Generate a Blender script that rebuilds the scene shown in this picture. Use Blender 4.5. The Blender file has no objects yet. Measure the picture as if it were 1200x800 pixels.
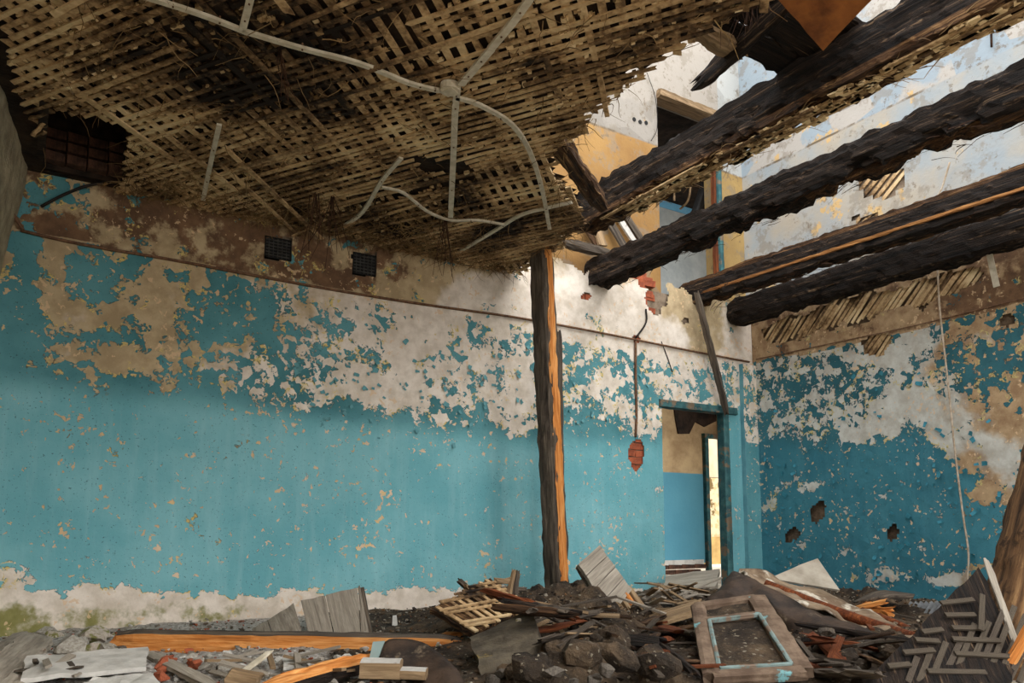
import bpy, math, random
import numpy as np
from mathutils import Vector, Matrix
random.seed(7)
RNG = np.random.default_rng(7)
scene = bpy.context.scene
COL = scene.collection

# ------------------------------------------------------------------ camera
FPX, YAW, PITCH, CAMZ, HORIZON = 919.0, math.radians(32.2), math.radians(6.5), 0.70, 620.0
SHIFT = HORIZON - 400 - FPX*math.tan(PITCH)
cam_d = bpy.data.cameras.new('camera'); cam = bpy.data.objects.new('camera', cam_d); COL.objects.link(cam)
cam.location = (0, 0, CAMZ); cam.rotation_euler = (math.pi/2+PITCH, 0, -YAW)
cam_d.sensor_width = 36; cam_d.lens = FPX/1200*36; cam_d.shift_y = SHIFT/1200; cam_d.clip_start = 0.05
scene.camera = cam

# ------------------------------------------------------------------ sky, sun, exposure
world = bpy.data.worlds.new('overcast_sky'); scene.world = world; world.use_nodes = True
wb = world.node_tree.nodes['Background']; wb.inputs[0].default_value = (0.97, 0.985, 1.0, 1); wb.inputs[1].default_value = 1.0
sun_d = bpy.data.lights.new('hazy_sun', 'SUN'); sun_d.energy = 0.7; sun_d.angle = math.radians(50); sun_d.color = (1.0, .97, .92)
sun = bpy.data.objects.new('hazy_sun', sun_d); COL.objects.link(sun)
sun.rotation_euler = Vector((-.45, .75, -.55)).to_track_quat('-Z', 'Y').to_euler()
scene.view_settings.view_transform = 'Standard'; scene.view_settings.look = 'None'
scene.view_settings.exposure = 1.8; scene.view_settings.gamma = 1.0; scene.view_settings.use_curve_mapping = False

# ------------------------------------------------------------------ measuring the photograph
FW = Vector((math.sin(YAW), math.cos(YAW), 0)); RT = Vector((math.cos(YAW), -math.sin(YAW), 0)); UP = Vector((0, 0, 1))
F3 = FW*math.cos(PITCH)+UP*math.sin(PITCH); U3 = UP*math.cos(PITCH)-FW*math.sin(PITCH)
CAM = Vector((0, 0, CAMZ))
def ray(px, py): return F3 + RT*((px-600)/FPX) + U3*((400+SHIFT-py)/FPX)
def at(px, py, X=None, Y=None, Z=None, d=None):
    r = ray(px, py)
    if X is not None: t = X/r.x
    elif Y is not None: t = Y/r.y
    elif Z is not None: t = (Z-CAMZ)/r.z
    else: t = d/r.dot(FW)
    return CAM + r*t
def project(P):                       # numpy (n,3) -> pixels, used only to draw up the maps of peeled paint
    Q = P-np.array(CAM); f = Q@np.array(F3); return 600+FPX*(Q@np.array(RT))/f, 400+SHIFT-FPX*(Q@np.array(U3))/f

# ------------------------------------------------------------------ noise
def _h(ix, iy, s):
    n = (ix*374761393 + iy*668265263 + s*1442695041) & 0xffffffff
    n = ((n ^ (n >> 13))*1274126177) & 0xffffffff
    return ((n ^ (n >> 16)) & 0xffff)/65535.0
def vnoise(x, y, s=0):
    x = np.asarray(x, float); y = np.asarray(y, float)
    ix = np.floor(x).astype(np.int64); iy = np.floor(y).astype(np.int64)
    fx = x-ix; fy = y-iy; fx = fx*fx*(3-2*fx); fy = fy*fy*(3-2*fy)
    a = _h(ix, iy, s); b = _h(ix+1, iy, s); c = _h(ix, iy+1, s); d = _h(ix+1, iy+1, s)
    return (a*(1-fx)+b*fx)*(1-fy)+(c*(1-fx)+d*fx)*fy
def fbm(x, y, s=0, o=4):
    v = 0; a = .5; t = 0
    for k in range(o):
        v = v+a*vnoise(np.asarray(x)*2**k, np.asarray(y)*2**k, s+k*17); t += a; a *= .5
    return v/t
def sstep(a, b, x): t = np.clip((x-a)/(b-a), 0, 1); return t*t*(3-2*t)

# ------------------------------------------------------------------ materials
def lin(c):
    return tuple(((v/255)/12.92 if v/255 <= .04045 else ((v/255+.055)/1.055)**2.4) for v in c)+(1,)
class NT:
    def __init__(s, name):
        s.m = bpy.data.materials.new(name); s.m.use_nodes = True; s.t = s.m.node_tree; s.n = s.t.nodes
        s.b = s.n['Principled BSDF']; s.b.inputs['Roughness'].default_value = .9; s.b.inputs['Specular IOR Level'].default_value = .25
    def set(s, sock, v):
        if isinstance(v, bpy.types.NodeSocket): s.t.links.new(v, sock)
        elif v is not None: sock.default_value = v
    def node(s, typ, **kw):
        n = s.n.new(typ)
        for k, v in kw.items(): setattr(n, k, v)
        return n
    def math(s, op, a, b=None, c=None, clamp=False):
        n = s.node('ShaderNodeMath', operation=op, use_clamp=clamp)
        s.set(n.inputs[0], a); s.set(n.inputs[1], b)
        if c is not None: s.set(n.inputs[2], c)
        return n.outputs[0]
    def coord(s, kind='Object', scale=(1, 1, 1), rot=(0, 0, 0)):
        if kind == 'World': o = s.node('ShaderNodeNewGeometry').outputs['Position']
        else: o = s.node('ShaderNodeTexCoord').outputs[kind]
        if scale == (1, 1, 1) and rot == (0, 0, 0): return o
        m = s.node('ShaderNodeMapping'); s.set(m.inputs['Vector'], o); m.inputs['Scale'].default_value = scale; m.inputs['Rotation'].default_value = rot
        return m.outputs[0]
    def noise(s, co, scale, detail=4, rough=.55, dist=0):
        n = s.node('ShaderNodeTexNoise'); s.set(n.inputs['Vector'], co); n.inputs['Scale'].default_value = scale
        n.inputs['Detail'].default_value = detail; n.inputs['Roughness'].default_value = rough; n.inputs['Distortion'].default_value = dist
        return n.outputs['Fac']
    def vor(s, co, scale, feat='F1', out='Color'):
        n = s.node('ShaderNodeTexVoronoi', feature=feat); s.set(n.inputs['Vector'], co); n.inputs['Scale'].default_value = scale
        return n.outputs[out]
    def step(s, v, a, b, x0=0., x1=1.):
        n = s.node('ShaderNodeMapRange', interpolation_type='SMOOTHSTEP'); s.set(n.inputs[0], v)
        n.inputs[1].default_value = a; n.inputs[2].default_value = b; n.inputs[3].default_value = x0; n.inputs[4].default_value = x1
        return n.outputs[0]
    def ramp(s, v, stops):
        n = s.node('ShaderNodeValToRGB'); s.set(n.inputs[0], v); e = n.color_ramp.elements
        while len(e) < len(stops): e.new(.5)
        for k, (p, c) in enumerate(stops): e[k].position = p; e[k].color = lin(c)
        return n.outputs[0]
    def mix(s, f, a, b, mode='MIX'):
        n = s.node('ShaderNodeMix', data_type='RGBA', blend_type=mode)
        s.set(n.inputs[0], f); s.set(n.inputs[6], lin(a) if isinstance(a, tuple) and len(a) == 3 else a)
        s.set(n.inputs[7], lin(b) if isinstance(b, tuple) and len(b) == 3 else b)
        return n.outputs[2]
    def bump(s, h, strength=.5, dist=.01, prev=None):
        n = s.node('ShaderNodeBump'); n.inputs['Strength'].default_value = strength; n.inputs['Distance'].default_value = dist
        s.set(n.inputs['Height'], h)
        if prev is not None: s.set(n.inputs['Normal'], prev)
        return n.outputs[0]
    def sep(s, c):
        n = s.node('ShaderNodeSeparateColor'); s.set(n.inputs[0], c); return n.outputs
    def done(s, color, normal=None, rough=None):
        s.set(s.b.inputs['Base Color'], color)
        if normal is not None: s.set(s.b.inputs['Normal'], normal)
        if rough is not None: s.set(s.b.inputs['Roughness'], rough)
        return s.m

def paint_wall(name, upper, lower, white, brown, yellow, lowvar, bumpy=1.0, chipthr=.69, deep=((128, 98, 72), (96, 72, 54))):
    """Layered peeling paint. ctl.R = how much paint is left, ctl.G = brown plaster, ctl.B = dado coat, ctl.A = moss."""
    t = NT(name); co = t.coord()
    an = t.node('ShaderNodeAttribute', attribute_name='ctl'); r, g, b = t.sep(an.outputs['Color'])[:3]; moss = an.outputs['Alpha']
    warp = t.node('ShaderNodeTexNoise'); t.set(warp.inputs['Vector'], co); warp.inputs['Scale'].default_value = 14; warp.inputs['Detail'].default_value = 3
    wv = t.node('ShaderNodeVectorMath', operation='MULTIPLY_ADD'); t.set(wv.inputs[0], warp.outputs['Color']); wv.inputs[1].default_value = (.07, .07, .07); t.set(wv.inputs[2], co)
    cw = wv.outputs[0]
    n1 = t.noise(cw, 5.0, 7, .62); v1 = t.sep(t.vor(cw, 13))[0]; v2 = t.sep(t.vor(cw, 46))[1]
    m = t.math('MULTIPLY_ADD', t.math('SUBTRACT', n1, .5), 1.75, r)
    m = t.math('MULTIPLY_ADD', t.math('SUBTRACT', v1, .5), .46, m)
    m = t.math('MULTIPLY_ADD', t.math('SUBTRACT', v2, .5), .20, m)
    mask = t.step(m, .485, .515)
    chip = t.step(t.math('ADD', t.noise(cw, 21, 3, .55), t.math('MULTIPLY', t.noise(co, 3.0, 3), .42)), chipthr+.18, chipthr+.19)
    pits = t.step(t.noise(co, 85, 2, .5), .68, .70)
    mask = t.math('MULTIPLY', mask, t.math('SUBTRACT', 1., chip))
    # the plaster below
    pn = t.noise(co, 7, 6, .65); pn2 = t.noise(co, 2.4, 4, .6)
    bm = t.step(t.math('ADD', t.math('MULTIPLY', g, 1.0), t.math('MULTIPLY', t.math('SUBTRACT', pn2, .5), 1.5)), .35, .65)
    w = t.mix(t.step(pn, .3, .7), white[0], white[1]); br = t.mix(t.step(pn, .32, .68), brown[0], brown[1])
    base = t.mix(bm, w, br)
    bm2 = t.step(t.math('ADD', t.math('SUBTRACT', g, 1.), t.math('MULTIPLY', t.math('SUBTRACT', t.noise(co, 3.4, 6, .65), .5), 2.0)), .3, .5)
    base = t.mix(bm2, base, t.mix(t.step(pn, .32, .68), deep[0], deep[1]))
    mm = t.step(t.math('ADD', t.math('MULTIPLY', moss, 1.25), t.math('MULTIPLY', t.math('SUBTRACT', t.noise(co, 5, 5, .6), .5), 1.6)), .6, .9)
    mossc = t.mix(t.noise(co, 24, 3), (120, 116, 66), (150, 146, 92))
    base = t.mix(mm, base, mossc)
    yl = t.math('MULTIPLY', t.step(m, .36, .46), t.step(t.noise(co, 6.5, 5, .7), .50, .58))
    base = t.mix(yl, base, yellow); base = t.mix(t.math('MULTIPLY', chip, .7), base, (222, 190, 150))
    # the paint
    pv = t.noise(co, 1.7, 5, .6); st = t.noise(t.coord(scale=(5, 5, .5)), 2.2, 4, .6)
    pu = t.mix(t.step(pv, .3, .7), upper[0], upper[1])
    pl = t.mix(t.step(pv, .32, .68), lower[0], lower[1]); pl = t.mix(t.step(st, .45, .75, 0, lowvar), pl, lower[2])
    paint = t.mix(b, pu, pl); paint = t.mix(t.math('MULTIPLY', pits, .7), paint, (52, 74, 78))
    col = t.mix(mask, base, paint)
    edge = t.math('MULTIPLY', t.step(m, .47, .49), t.step(m, .535, .51)); col = t.mix(t.math('MULTIPLY', edge, .45), col, (60, 58, 50))  # shadow line put into the colour along the peeling edges
    crack = t.step(t.vor(cw, 13, 'DISTANCE_TO_EDGE', 'Distance'), 0, .02)
    h = t.math('MULTIPLY_ADD', mask, 1.0, t.math('MULTIPLY', t.noise(co, 34, 5, .6), .45))
    h = t.math('MULTIPLY_ADD', crack, .12, h); h = t.math('MULTIPLY_ADD', pits, -.5, h)
    nb = t.bump(h, .75*bumpy, .006); nb = t.bump(t.noise(cw, 9, 4, .6), .35*bumpy, .02, nb)
    return t.done(col, nb, t.math('MULTIPLY_ADD', mask, -.22, .92))

M = {}
M['wall_back'] = paint_wall('peeling_blue_paint', ((62, 118, 124), (94, 152, 158)), ((104, 168, 176), (126, 184, 190), (160, 204, 206)),
    ((238, 226, 212), (206, 192, 174)), ((196, 174, 138), (168, 146, 112)), (216, 192, 118), .26)
M['wall_right'] = paint_wall('peeling_deep_blue_paint', ((58, 112, 122), (42, 90, 100)), ((52, 112, 128), (66, 128, 142), (88, 144, 156)),
    ((206, 206, 198), (178, 172, 160)), ((186, 158, 122), (150, 120, 90)), (200, 184, 122), .3, 1.5, .68)

def plain(name, c1, c2, scale=8, detail=5, bump=.4, bd=.01, rough=.9, kind='Object', sc=(1, 1, 1), c3=None, t3=(.6, .7), s3=3., metal=0):
    t = NT(name); co = t.coord(kind, sc)
    n = t.noise(co, scale, detail, .62); col = t.mix(t.step(n, .32, .68), c1, c2)
    if c3: col = t.mix(t.step(t.noise(co, s3, 5, .65), *t3), col, c3)
    t.b.inputs['Metallic'].default_value = metal
    return t.done(col, t.bump(t.noise(co, scale*3, 4, .6), bump, bd), rough)
def wood(name, dark, mid, light, grain=9, bump=.6, lo=.30, hi=.72, speck=None, bd=.008, gx_=.6):
    t = NT(name); oi = t.node('ShaderNodeObjectInfo').outputs['Random']
    co = t.coord('Object', (gx_, 10, 10)); off = t.node('ShaderNodeVectorMath', operation='ADD'); t.set(off.inputs[0], co)
    cmb = t.node('ShaderNodeCombineXYZ'); t.set(cmb.inputs[0], t.math('MULTIPLY', oi, 37.)); t.set(cmb.inputs[1], t.math('MULTIPLY', oi, 91.)); t.set(off.inputs[1], cmb.outputs[0])
    co = off.outputs[0]
    n = t.noise(co, grain*.35, 7, .68, .3); n2 = t.noise(co, grain*1.4, 4, .6)
    v = t.math('ADD', t.math('MULTIPLY', n, .75), t.math('MULTIPLY', n2, .25))
    col = t.ramp(v, [(lo, dark), ((lo+hi)/2, mid), (hi, light)])
    if speck: col = t.mix(t.step(t.noise(t.coord(), 7, 5, .7), .56, .66), col, speck)
    return t.done(col, t.bump(t.math('ADD', n, t.math('MULTIPLY', n2, .5)), bump, bd))
M['char'] = wood('charred_timber', (13, 10, 8), (44, 33, 25), (146, 118, 88), 9, 1.0, .42, .72, bd=.025, gx_=.32)
M['char_brown'] = wood('rotten_brown_timber', (20, 14, 10), (84, 58, 36), (168, 130, 86), 8, 1.0, .40, .70, bd=.025, gx_=.32)
M['grey_dark'] = wood('weathered_dark_timber', (34, 28, 24), (82, 72, 62), (132, 118, 100), 9, .7)
M['grey_wood'] = wood('weathered_grey_board', (92, 84, 74), (146, 136, 122), (184, 174, 158), 9, .5, .25, .7)
M['lath_grey'] = wood('dusty_grey_lath', (38, 32, 26), (74, 65, 54), (112, 101, 86), 9, .5, .28, .7)
M['log'] = wood('rotten_log', (38, 27, 18), (112, 82, 54), (176, 138, 94), 6, .9, .36, .68, (60, 44, 30), .02, .5)
M['ochre_split'] = wood('dull_split_pine', (64, 40, 22), (130, 86, 46), (176, 126, 74), 9, .7, .3, .68)
M['orange'] = wood('fresh_split_pine', (104, 52, 20), (196, 122, 58), (232, 172, 106), 9, .7, .27, .66)
M['tan_wood'] = wood('tan_lath_wood', (70, 54, 38), (132, 108, 80), (176, 150, 116), 9, .5, .28, .7)
M['red_wood'] = wood('red_brown_wood', (40, 18, 10), (104, 54, 28), (160, 92, 48), 9, .7)
M['peeled_teal'] = plain('worn_teal_paint_on_wood', (70, 112, 112), (44, 82, 86), 12, 5, .5, .006, .7, c3=(120, 102, 82), t3=(.55, .62), s3=7)
M['frame_wood'] = plain('dirty_window_frame_wood', (128, 108, 90), (90, 72, 58), 10, 6, .6, .008, .9, c3=(112, 158, 160), t3=(.64, .69), s3=5)
M['white_pvc'] = plain('dirty_white_channel', (214, 204, 184), (186, 174, 150), 14, 4, .2, .003, .6, c3=(130, 112, 88), t3=(.66, .74), s3=9)
M['white_board'] = plain('flaking_white_board', (206, 202, 194), (176, 172, 164), 9, 6, .5, .006, .9, c3=(120, 112, 100), t3=(.64, .72), s3=8)
M['plaster_chunk'] = plain('broken_plaster', (186, 180, 168), (144, 136, 124), 14, 5, .6, .01)
M['grey_chunk'] = plain('grey_mortar_lump', (116, 108, 98), (80, 72, 64), 12, 5, .7, .012)
M['moss_chunk'] = plain('mossy_plaster', (196, 184, 168), (160, 148, 134), 9, 6, .6, .012, c3=(132, 130, 78), t3=(.5, .58), s3=4)
M['brick'] = plain('red_brick', (178, 96, 64), (138, 72, 50), 16, 5, .6, .008, c3=(196, 150, 122), t3=(.62, .68), s3=9)
M['brick_dark'] = plain('sooty_brick', (96, 66, 52), (60, 44, 36), 14, 5, .6, .008)
M['rust'] = plain('rusty_iron', (168, 104, 52), (104, 60, 34), 5, 7, .5, .006, .75, c3=(158, 96, 40), t3=(.55, .7), s3=3)
M['rust_wire'] = plain('rust_brown_wire', (128, 96, 72), (92, 66, 50), 30, 3, .2, .002)
M['black_iron'] = plain('black_vent_iron', (26, 24, 22), (16, 15, 14), 20, 3, .3, .003, .7)
M['vent_bar'] = plain('grey_vent_bar', (72, 70, 66), (48, 46, 44), 20, 3, .3, .003, .7)
M['soot_hole'] = plain('sooty_masonry', (58, 44, 34), (26, 20, 16), 9, 5, .7, .01)
M['cable_white'] = plain('old_white_cable', (196, 180, 160), (160, 140, 116), 20, 3, .1, .002, .6)
M['cable_dark'] = plain('dark_cable', (40, 32, 26), (24, 20, 17), 20, 3, .1, .002, .6)
M['root'] = plain('dark_straw', (72, 46, 28), (40, 26, 18), 20, 3, .3, .003)
M['straw'] = plain('dry_reed', (150, 122, 82), (84, 62, 40), 2.5, 4, .2, .003, kind='World')
M['slab_core'] = plain('rough_masonry', (150, 132, 112), (104, 88, 72), 7, 6, .8, .02)
M['dark_deck'] = plain('dark_subfloor', (58, 44, 32), (24, 18, 13), 5, 6, .7, .02, kind='World')
M['sheet_dark'] = plain('stained_dark_sheet', (78, 62, 50), (34, 29, 26), 5, 7, .8, .012, .65, c3=(132, 116, 96), t3=(.58, .68), s3=4)
M['sheet_tan'] = plain('muddy_tan_sheet', (150, 130, 106), (98, 78, 60), 7, 6, .7, .012, .85, c3=(206, 196, 178), t3=(.54, .64), s3=5)
M['sheet_grey'] = plain('grey_board_sheet', (176, 166, 150), (140, 130, 114), 5, 6, .3, .004, .8, c3=(104, 92, 76), t3=(.6, .72), s3=5)
M['corrugated'] = plain('grey_cement_sheet', (112, 114, 114), (84, 84, 84), 10, 5, .3, .004, .8)
M['insul'] = plain('dirty_insulation_slab', (104, 94, 78), (70, 62, 52), 9, 6, .8, .012, c3=(150, 126, 62), t3=(.60, .68), s3=4)
M['yellow_up'] = None
t = NT('greenish_glass'); t.b.inputs['Transmission Weight'].default_value = .55; t.b.inputs['Roughness'].default_value = .25
M['glass'] = t.done(lin((176, 200, 198)))
# laths: each board differs a little, sooty patches where the fire and the damp were
def lath_material(name, sooty):
    t = NT(name); oi = t.node('ShaderNodeObjectInfo').outputs['Random']; co = t.coord('World')
    n = t.noise(co, 2.1, 6, .62); fine = t.noise(co, 30, 4, .6)
    v = t.math('ADD', t.math('MULTIPLY_ADD', n, 1.1, -.2), t.math('MULTIPLY', fine, .35)); v = t.math('ADD', v, t.math('MULTIPLY', t.math('SUBTRACT', oi, .5), .16))
    if sooty:
        dst = t.node('ShaderNodeVectorMath', operation='DISTANCE'); t.set(dst.inputs[0], co); dst.inputs[1].default_value = (.95, 4.15, 3.2)
        v = t.math('SUBTRACT', v, t.step(dst.outputs['Value'], 1.0, .2, 0, .26))
        dst = t.node('ShaderNodeVectorMath', operation='DISTANCE'); t.set(dst.inputs[0], co); dst.inputs[1].default_value = (2.9, 5.5, 3.2)
        v = t.math('SUBTRACT', v, t.step(dst.outputs['Value'], 1.3, .2, 0, .12))
    col = t.ramp(v, [(.28, (32, 23, 16)), (.42, (116, 90, 62)), (.54, (188, 156, 114)), (.72, (226, 200, 156))])
    return t.done(col, t.bump(fine, .5, .006))
M['lath'] = lath_material('ceiling_lath_wood', True)
M['lath_clean'] = lath_material('lath_wood', False)
def key_material():
    t = NT('plaster_key'); co = t.coord('World'); n = t.noise(co, 2.6, 5, .6); w = t.vor(co, 23)
    v = t.math('ADD', t.math('MULTIPLY', n, .65), t.math('MULTIPLY', t.sep(w)[0], .4))
    dst = t.node('ShaderNodeVectorMath', operation='DISTANCE'); t.set(dst.inputs[0], co); dst.inputs[1].default_value = (.95, 4.15, 3.2)
    v = t.math('SUBTRACT', v, t.step(dst.outputs['Value'], 1.0, .2, 0, .28))
    return t.done(t.ramp(v, [(.25, (60, 44, 28)), (.42, (160, 130, 90)), (.6, (224, 196, 150)), (.8, (240, 218, 178))]), t.bump(t.noise(co, 60, 3), .5, .006))
M['key'] = key_material()
def heap_material():
    t = NT('charred_debris_soil'); co = t.coord('World'); a = t.noise(co, 4.2, 7, .7); f = t.noise(co, 42, 5, .7); v = t.sep(t.vor(co, 70))[0]
    col = t.ramp(a, [(.32, (28, 24, 20)), (.5, (70, 58, 46)), (.66, (112, 92, 70))])
    col = t.mix(t.step(v, .97, .985), col, (146, 136, 118)); col = t.mix(t.step(f, .58, .68), col, (120, 104, 84))
    an = t.node('ShaderNodeAttribute', attribute_name='pale').outputs['Fac']
    pale = t.mix(t.step(f, .35, .62), (140, 132, 122), (210, 204, 196)); col = t.mix(t.step(t.math('ADD', an, t.math('MULTIPLY', t.math('SUBTRACT', a, .5), 1.2)), .3, .6), col, pale)
    return t.done(col, t.bump(t.math('ADD', f, t.math('MULTIPLY', v, .4)), 1.0, .03))
M['heap'] = heap_material()
def attr_material(name):
    t = NT(name); an = t.node('ShaderNodeAttribute', attribute_name='tint').outputs['Color']; f = t.noise(t.coord(), 40, 4, .6)
    return t.done(t.mix(t.step(f, .3, .7, 0, .5), an, (70, 60, 50)), t.bump(f, .5, .006))
M['crumbs'] = attr_material('mixed_crumbs')

# ------------------------------------------------------------------ building helpers
def setp(o, label=None, cat=None, group=None, kind=None):
    if label: o['label'] = label
    if cat: o['category'] = cat
    if group: o['group'] = group
    if kind: o['kind'] = kind
    return o
def link(o, parent=None):
    COL.objects.link(o)
    if parent is not None: o.parent = parent
    return o
def empty(name, loc=(0, 0, 0), label=None, cat=None, group=None, kind=None):
    o = bpy.data.objects.new(name, None); o.empty_display_size = .1; o.location = loc; link(o)
    return setp(o, label, cat, group, kind)
class MB:
    def __init__(s): s.v = []; s.f = []; s.mi = []
    def add(s, vs, fs, mi=0):
        b = len(s.v); s.v += [tuple(v) for v in vs]; s.f += [tuple(b+i for i in f) for f in fs]; s.mi += [mi]*len(fs); return s
    def hexa(s, c, mi=0): return s.add(c, [(0, 3, 2, 1), (4, 5, 6, 7), (0, 1, 5, 4), (1, 2, 6, 5), (2, 3, 7, 6), (3, 0, 4, 7)], mi)
    def box(s, lo, hi, mi=0):
        (x0, y0, z0), (x1, y1, z1) = lo, hi
        return s.hexa([(x0, y0, z0), (x1, y0, z0), (x1, y1, z0), (x0, y1, z0), (x0, y0, z1), (x1, y0, z1), (x1, y1, z1), (x0, y1, z1)], mi)
    def mesh(s, name, mats, smooth=False):
        me = bpy.data.meshes.new(name); me.from_pydata(s.v, [], s.f)
        for m in (mats if isinstance(mats, (list, tuple)) else [mats]): me.materials.append(m)
        me.polygons.foreach_set('material_index', s.mi)
        if smooth: me.polygons.foreach_set('use_smooth', [True]*len(me.polygons))
        me.update(); return me
    def build(s, name, mats, parent=None, smooth=False, mw=None):
        o = bpy.data.objects.new(name, s.mesh(name, mats, smooth)); link(o, parent)
        if mw is not None: place(o, mw)
        return o
def place(o, mw):
    o.matrix_basis = (o.parent.matrix_basis.inverted() @ mw) if o.parent else mw
def frame(p0, p1, roll=0., up=UP):
    p0, p1 = Vector(p0), Vector(p1); x = (p1-p0).normalized()
    if abs(x.dot(up)) > .97: up = Vector((0, 1, 0))
    y = up.cross(x).normalized(); z = x.cross(y); R = Matrix((x, y, z)).transposed().to_4x4()
    return Matrix.Translation(p0) @ R @ Matrix.Rotation(roll, 4, 'X')
def rough_beam_mb(L, w, h, seed=0, rough=.02, M_=14, seg=.05, ragged=.06, matfn=None, bite=0., rnd=.15, sag=0.):
    """A timber along local X with noisy, splintered sides and ragged ends."""
    n = max(3, int(L/seg)); mb = MB(); rg = random.Random(seed)
    ring = []
    for k in range(M_):
        a = 2*math.pi*(k+.5)/M_; c, s_ = math.cos(a), math.sin(a); q = max(abs(c), abs(s_)); q = q*(1-rnd)+rnd
        ring.append((c/q*w/2, s_/q*h/2))
    xs = np.linspace(0, L, n+1)
    offs = np.array([(rg.uniform(-1, .2)*ragged, rg.uniform(-.2, 1)*ragged) for _ in ring]); RN = np.array(ring); th = 2*np.pi*(np.arange(M_)+.5)/M_
    X = xs[:, None]; C_, S_ = np.cos(th)[None], np.sin(th)[None]
    g = fbm(X*2.2+1.7*C_+seed*3.1, 1.7*S_+seed+0*X, seed, 4)-.5; lg = vnoise(X*.7+2.6*C_+seed, 2.6*S_+0*X, seed+5)-.5; hf = fbm(X*13+6*C_+seed, 6*S_+0*X+3, seed+11, 3)-.5
    bt = bite*np.maximum(0., fbm(X*6.5+C_+seed, S_*2+0*X, seed+9, 4)-.5)*2.4*np.clip(.4-.8*S_, 0, 1.2)
    D = 1+(g*.5+lg*.35+hf*1.3)*rough/(.5*min(w, h))-bt
    if ragged > .02 and n > 4: D[[0, -1]] *= .72; D[[1, -2]] *= .9
    XX_ = X+0*C_; XX_[0] += offs[:, 0]; XX_[-1] += offs[:, 1]
    vs = np.stack([XX_, RN[None, :, 0]*D, RN[None, :, 1]*D-sag*4*(X/L)*(1-X/L)], 2).reshape(-1, 3).tolist()
    fs = []; mi = []
    for i in range(n):
        for k in range(M_):
            k2 = (k+1) % M_; fs.append((i*M_+k, (i+1)*M_+k, (i+1)*M_+k2, i*M_+k2)); mi.append(matfn(2*math.pi*(k+1)/M_, xs[i]/L) if matfn else 0)
    fs.append(tuple(range(M_))); fs.append(tuple(range(n*M_+M_-1, n*M_-1, -1))); e = (matfn(None, 0), matfn(None, 1)) if matfn else (0, 0)
    mb.v = vs; mb.f = fs; mb.mi = mi+list(e); return mb
def beam(name, p0, p1, w, h, mat, parent=None, roll=0., smooth=False, **kw):
    L = (Vector(p1)-Vector(p0)).length
    return rough_beam_mb(L, w, h, **kw).build(name, mat, parent, smooth, frame(p0, p1, roll))
def slab_mb(P, thick, nx=8, ny=6, rag=.0, bumpy=.0, seed=0, warp=0., lift=0.):
    """P: 4 corners in a loop (local) -> a plate of real thickness with uneven edges."""
    a, b, c, d = [Vector(p) for p in P]; nrm = (b-a).cross(d-a).normalized(); mb = MB(); top = []; bot = []
    for j in range(ny+1):
        for i in range(nx+1):
            u, v = i/nx, j/ny; uu, vv = u, v
            if rag:
                s1 = rag*(float(vnoise(v*9+seed, seed*.7, seed))-.5)*2; s2 = rag*(float(vnoise(u*9+seed, 5+seed*.7, seed))-.5)*2
                if i in (0, nx): uu += s1*(1 if i else -1)*.5
                if j in (0, ny): vv += s2*(1 if j else -1)*.5
            p = a*(1-uu)*(1-vv)+b*uu*(1-vv)+c*uu*vv+d*(1-uu)*vv
            k = bumpy*(float(fbm(u*4+seed, v*4, seed+3))-.5)*2+warp*math.sin(math.pi*u)+lift*math.sin(math.pi*v)
            top.append(p+nrm*(thick/2+k)); bot.append(p+nrm*(-thick/2+k))
    N = len(top); w = nx+1; fs = []
    for j in range(ny):
        for i in range(nx):
            q = (j*w+i, j*w+i+1, (j+1)*w+i+1, (j+1)*w+i); fs.append(q); fs.append(tuple(N+k for k in reversed(q)))
    rim = [i for i in range(w)]+[j*w+nx for j in range(1, ny+1)]+[ny*w+i for i in range(nx-1, -1, -1)]+[j*w for j in range(ny-1, 0, -1)]
    for k in range(len(rim)): a_, b_ = rim[k], rim[(k+1) % len(rim)]; fs.append((b_, a_, N+a_, N+b_))
    return mb.add(top+bot, fs)
def slab(name, P, thick, mat, parent=None, smooth=False, **kw):
    P = [Vector(p) for p in P]; x = (P[1]-P[0]).normalized(); z = x.cross(P[3]-P[0]).normalized(); y = z.cross(x)
    mw = Matrix.Translation(P[0]) @ Matrix((x, y, z)).transposed().to_4x4(); inv = mw.inverted()
    return slab_mb([inv @ p for p in P], thick, **kw).build(name, mat, parent, smooth, mw)
def cr(pts, n):
    """smooth curve through points"""
    pts = [Vector(p) for p in pts]; P = [pts[0]*2-pts[1]]+pts+[pts[-1]*2-pts[-2]]; out = []
    for k in range(1, len(P)-2):
        for j in range(n):
            t = j/n; a, b, c, d = P[k-1:k+3]
            out.append(.5*((2*b)+(c-a)*t+(2*a-5*b+4*c-d)*t*t+(3*b-a-3*c+d)*t**3))
    return out+[pts[-1]]
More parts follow.
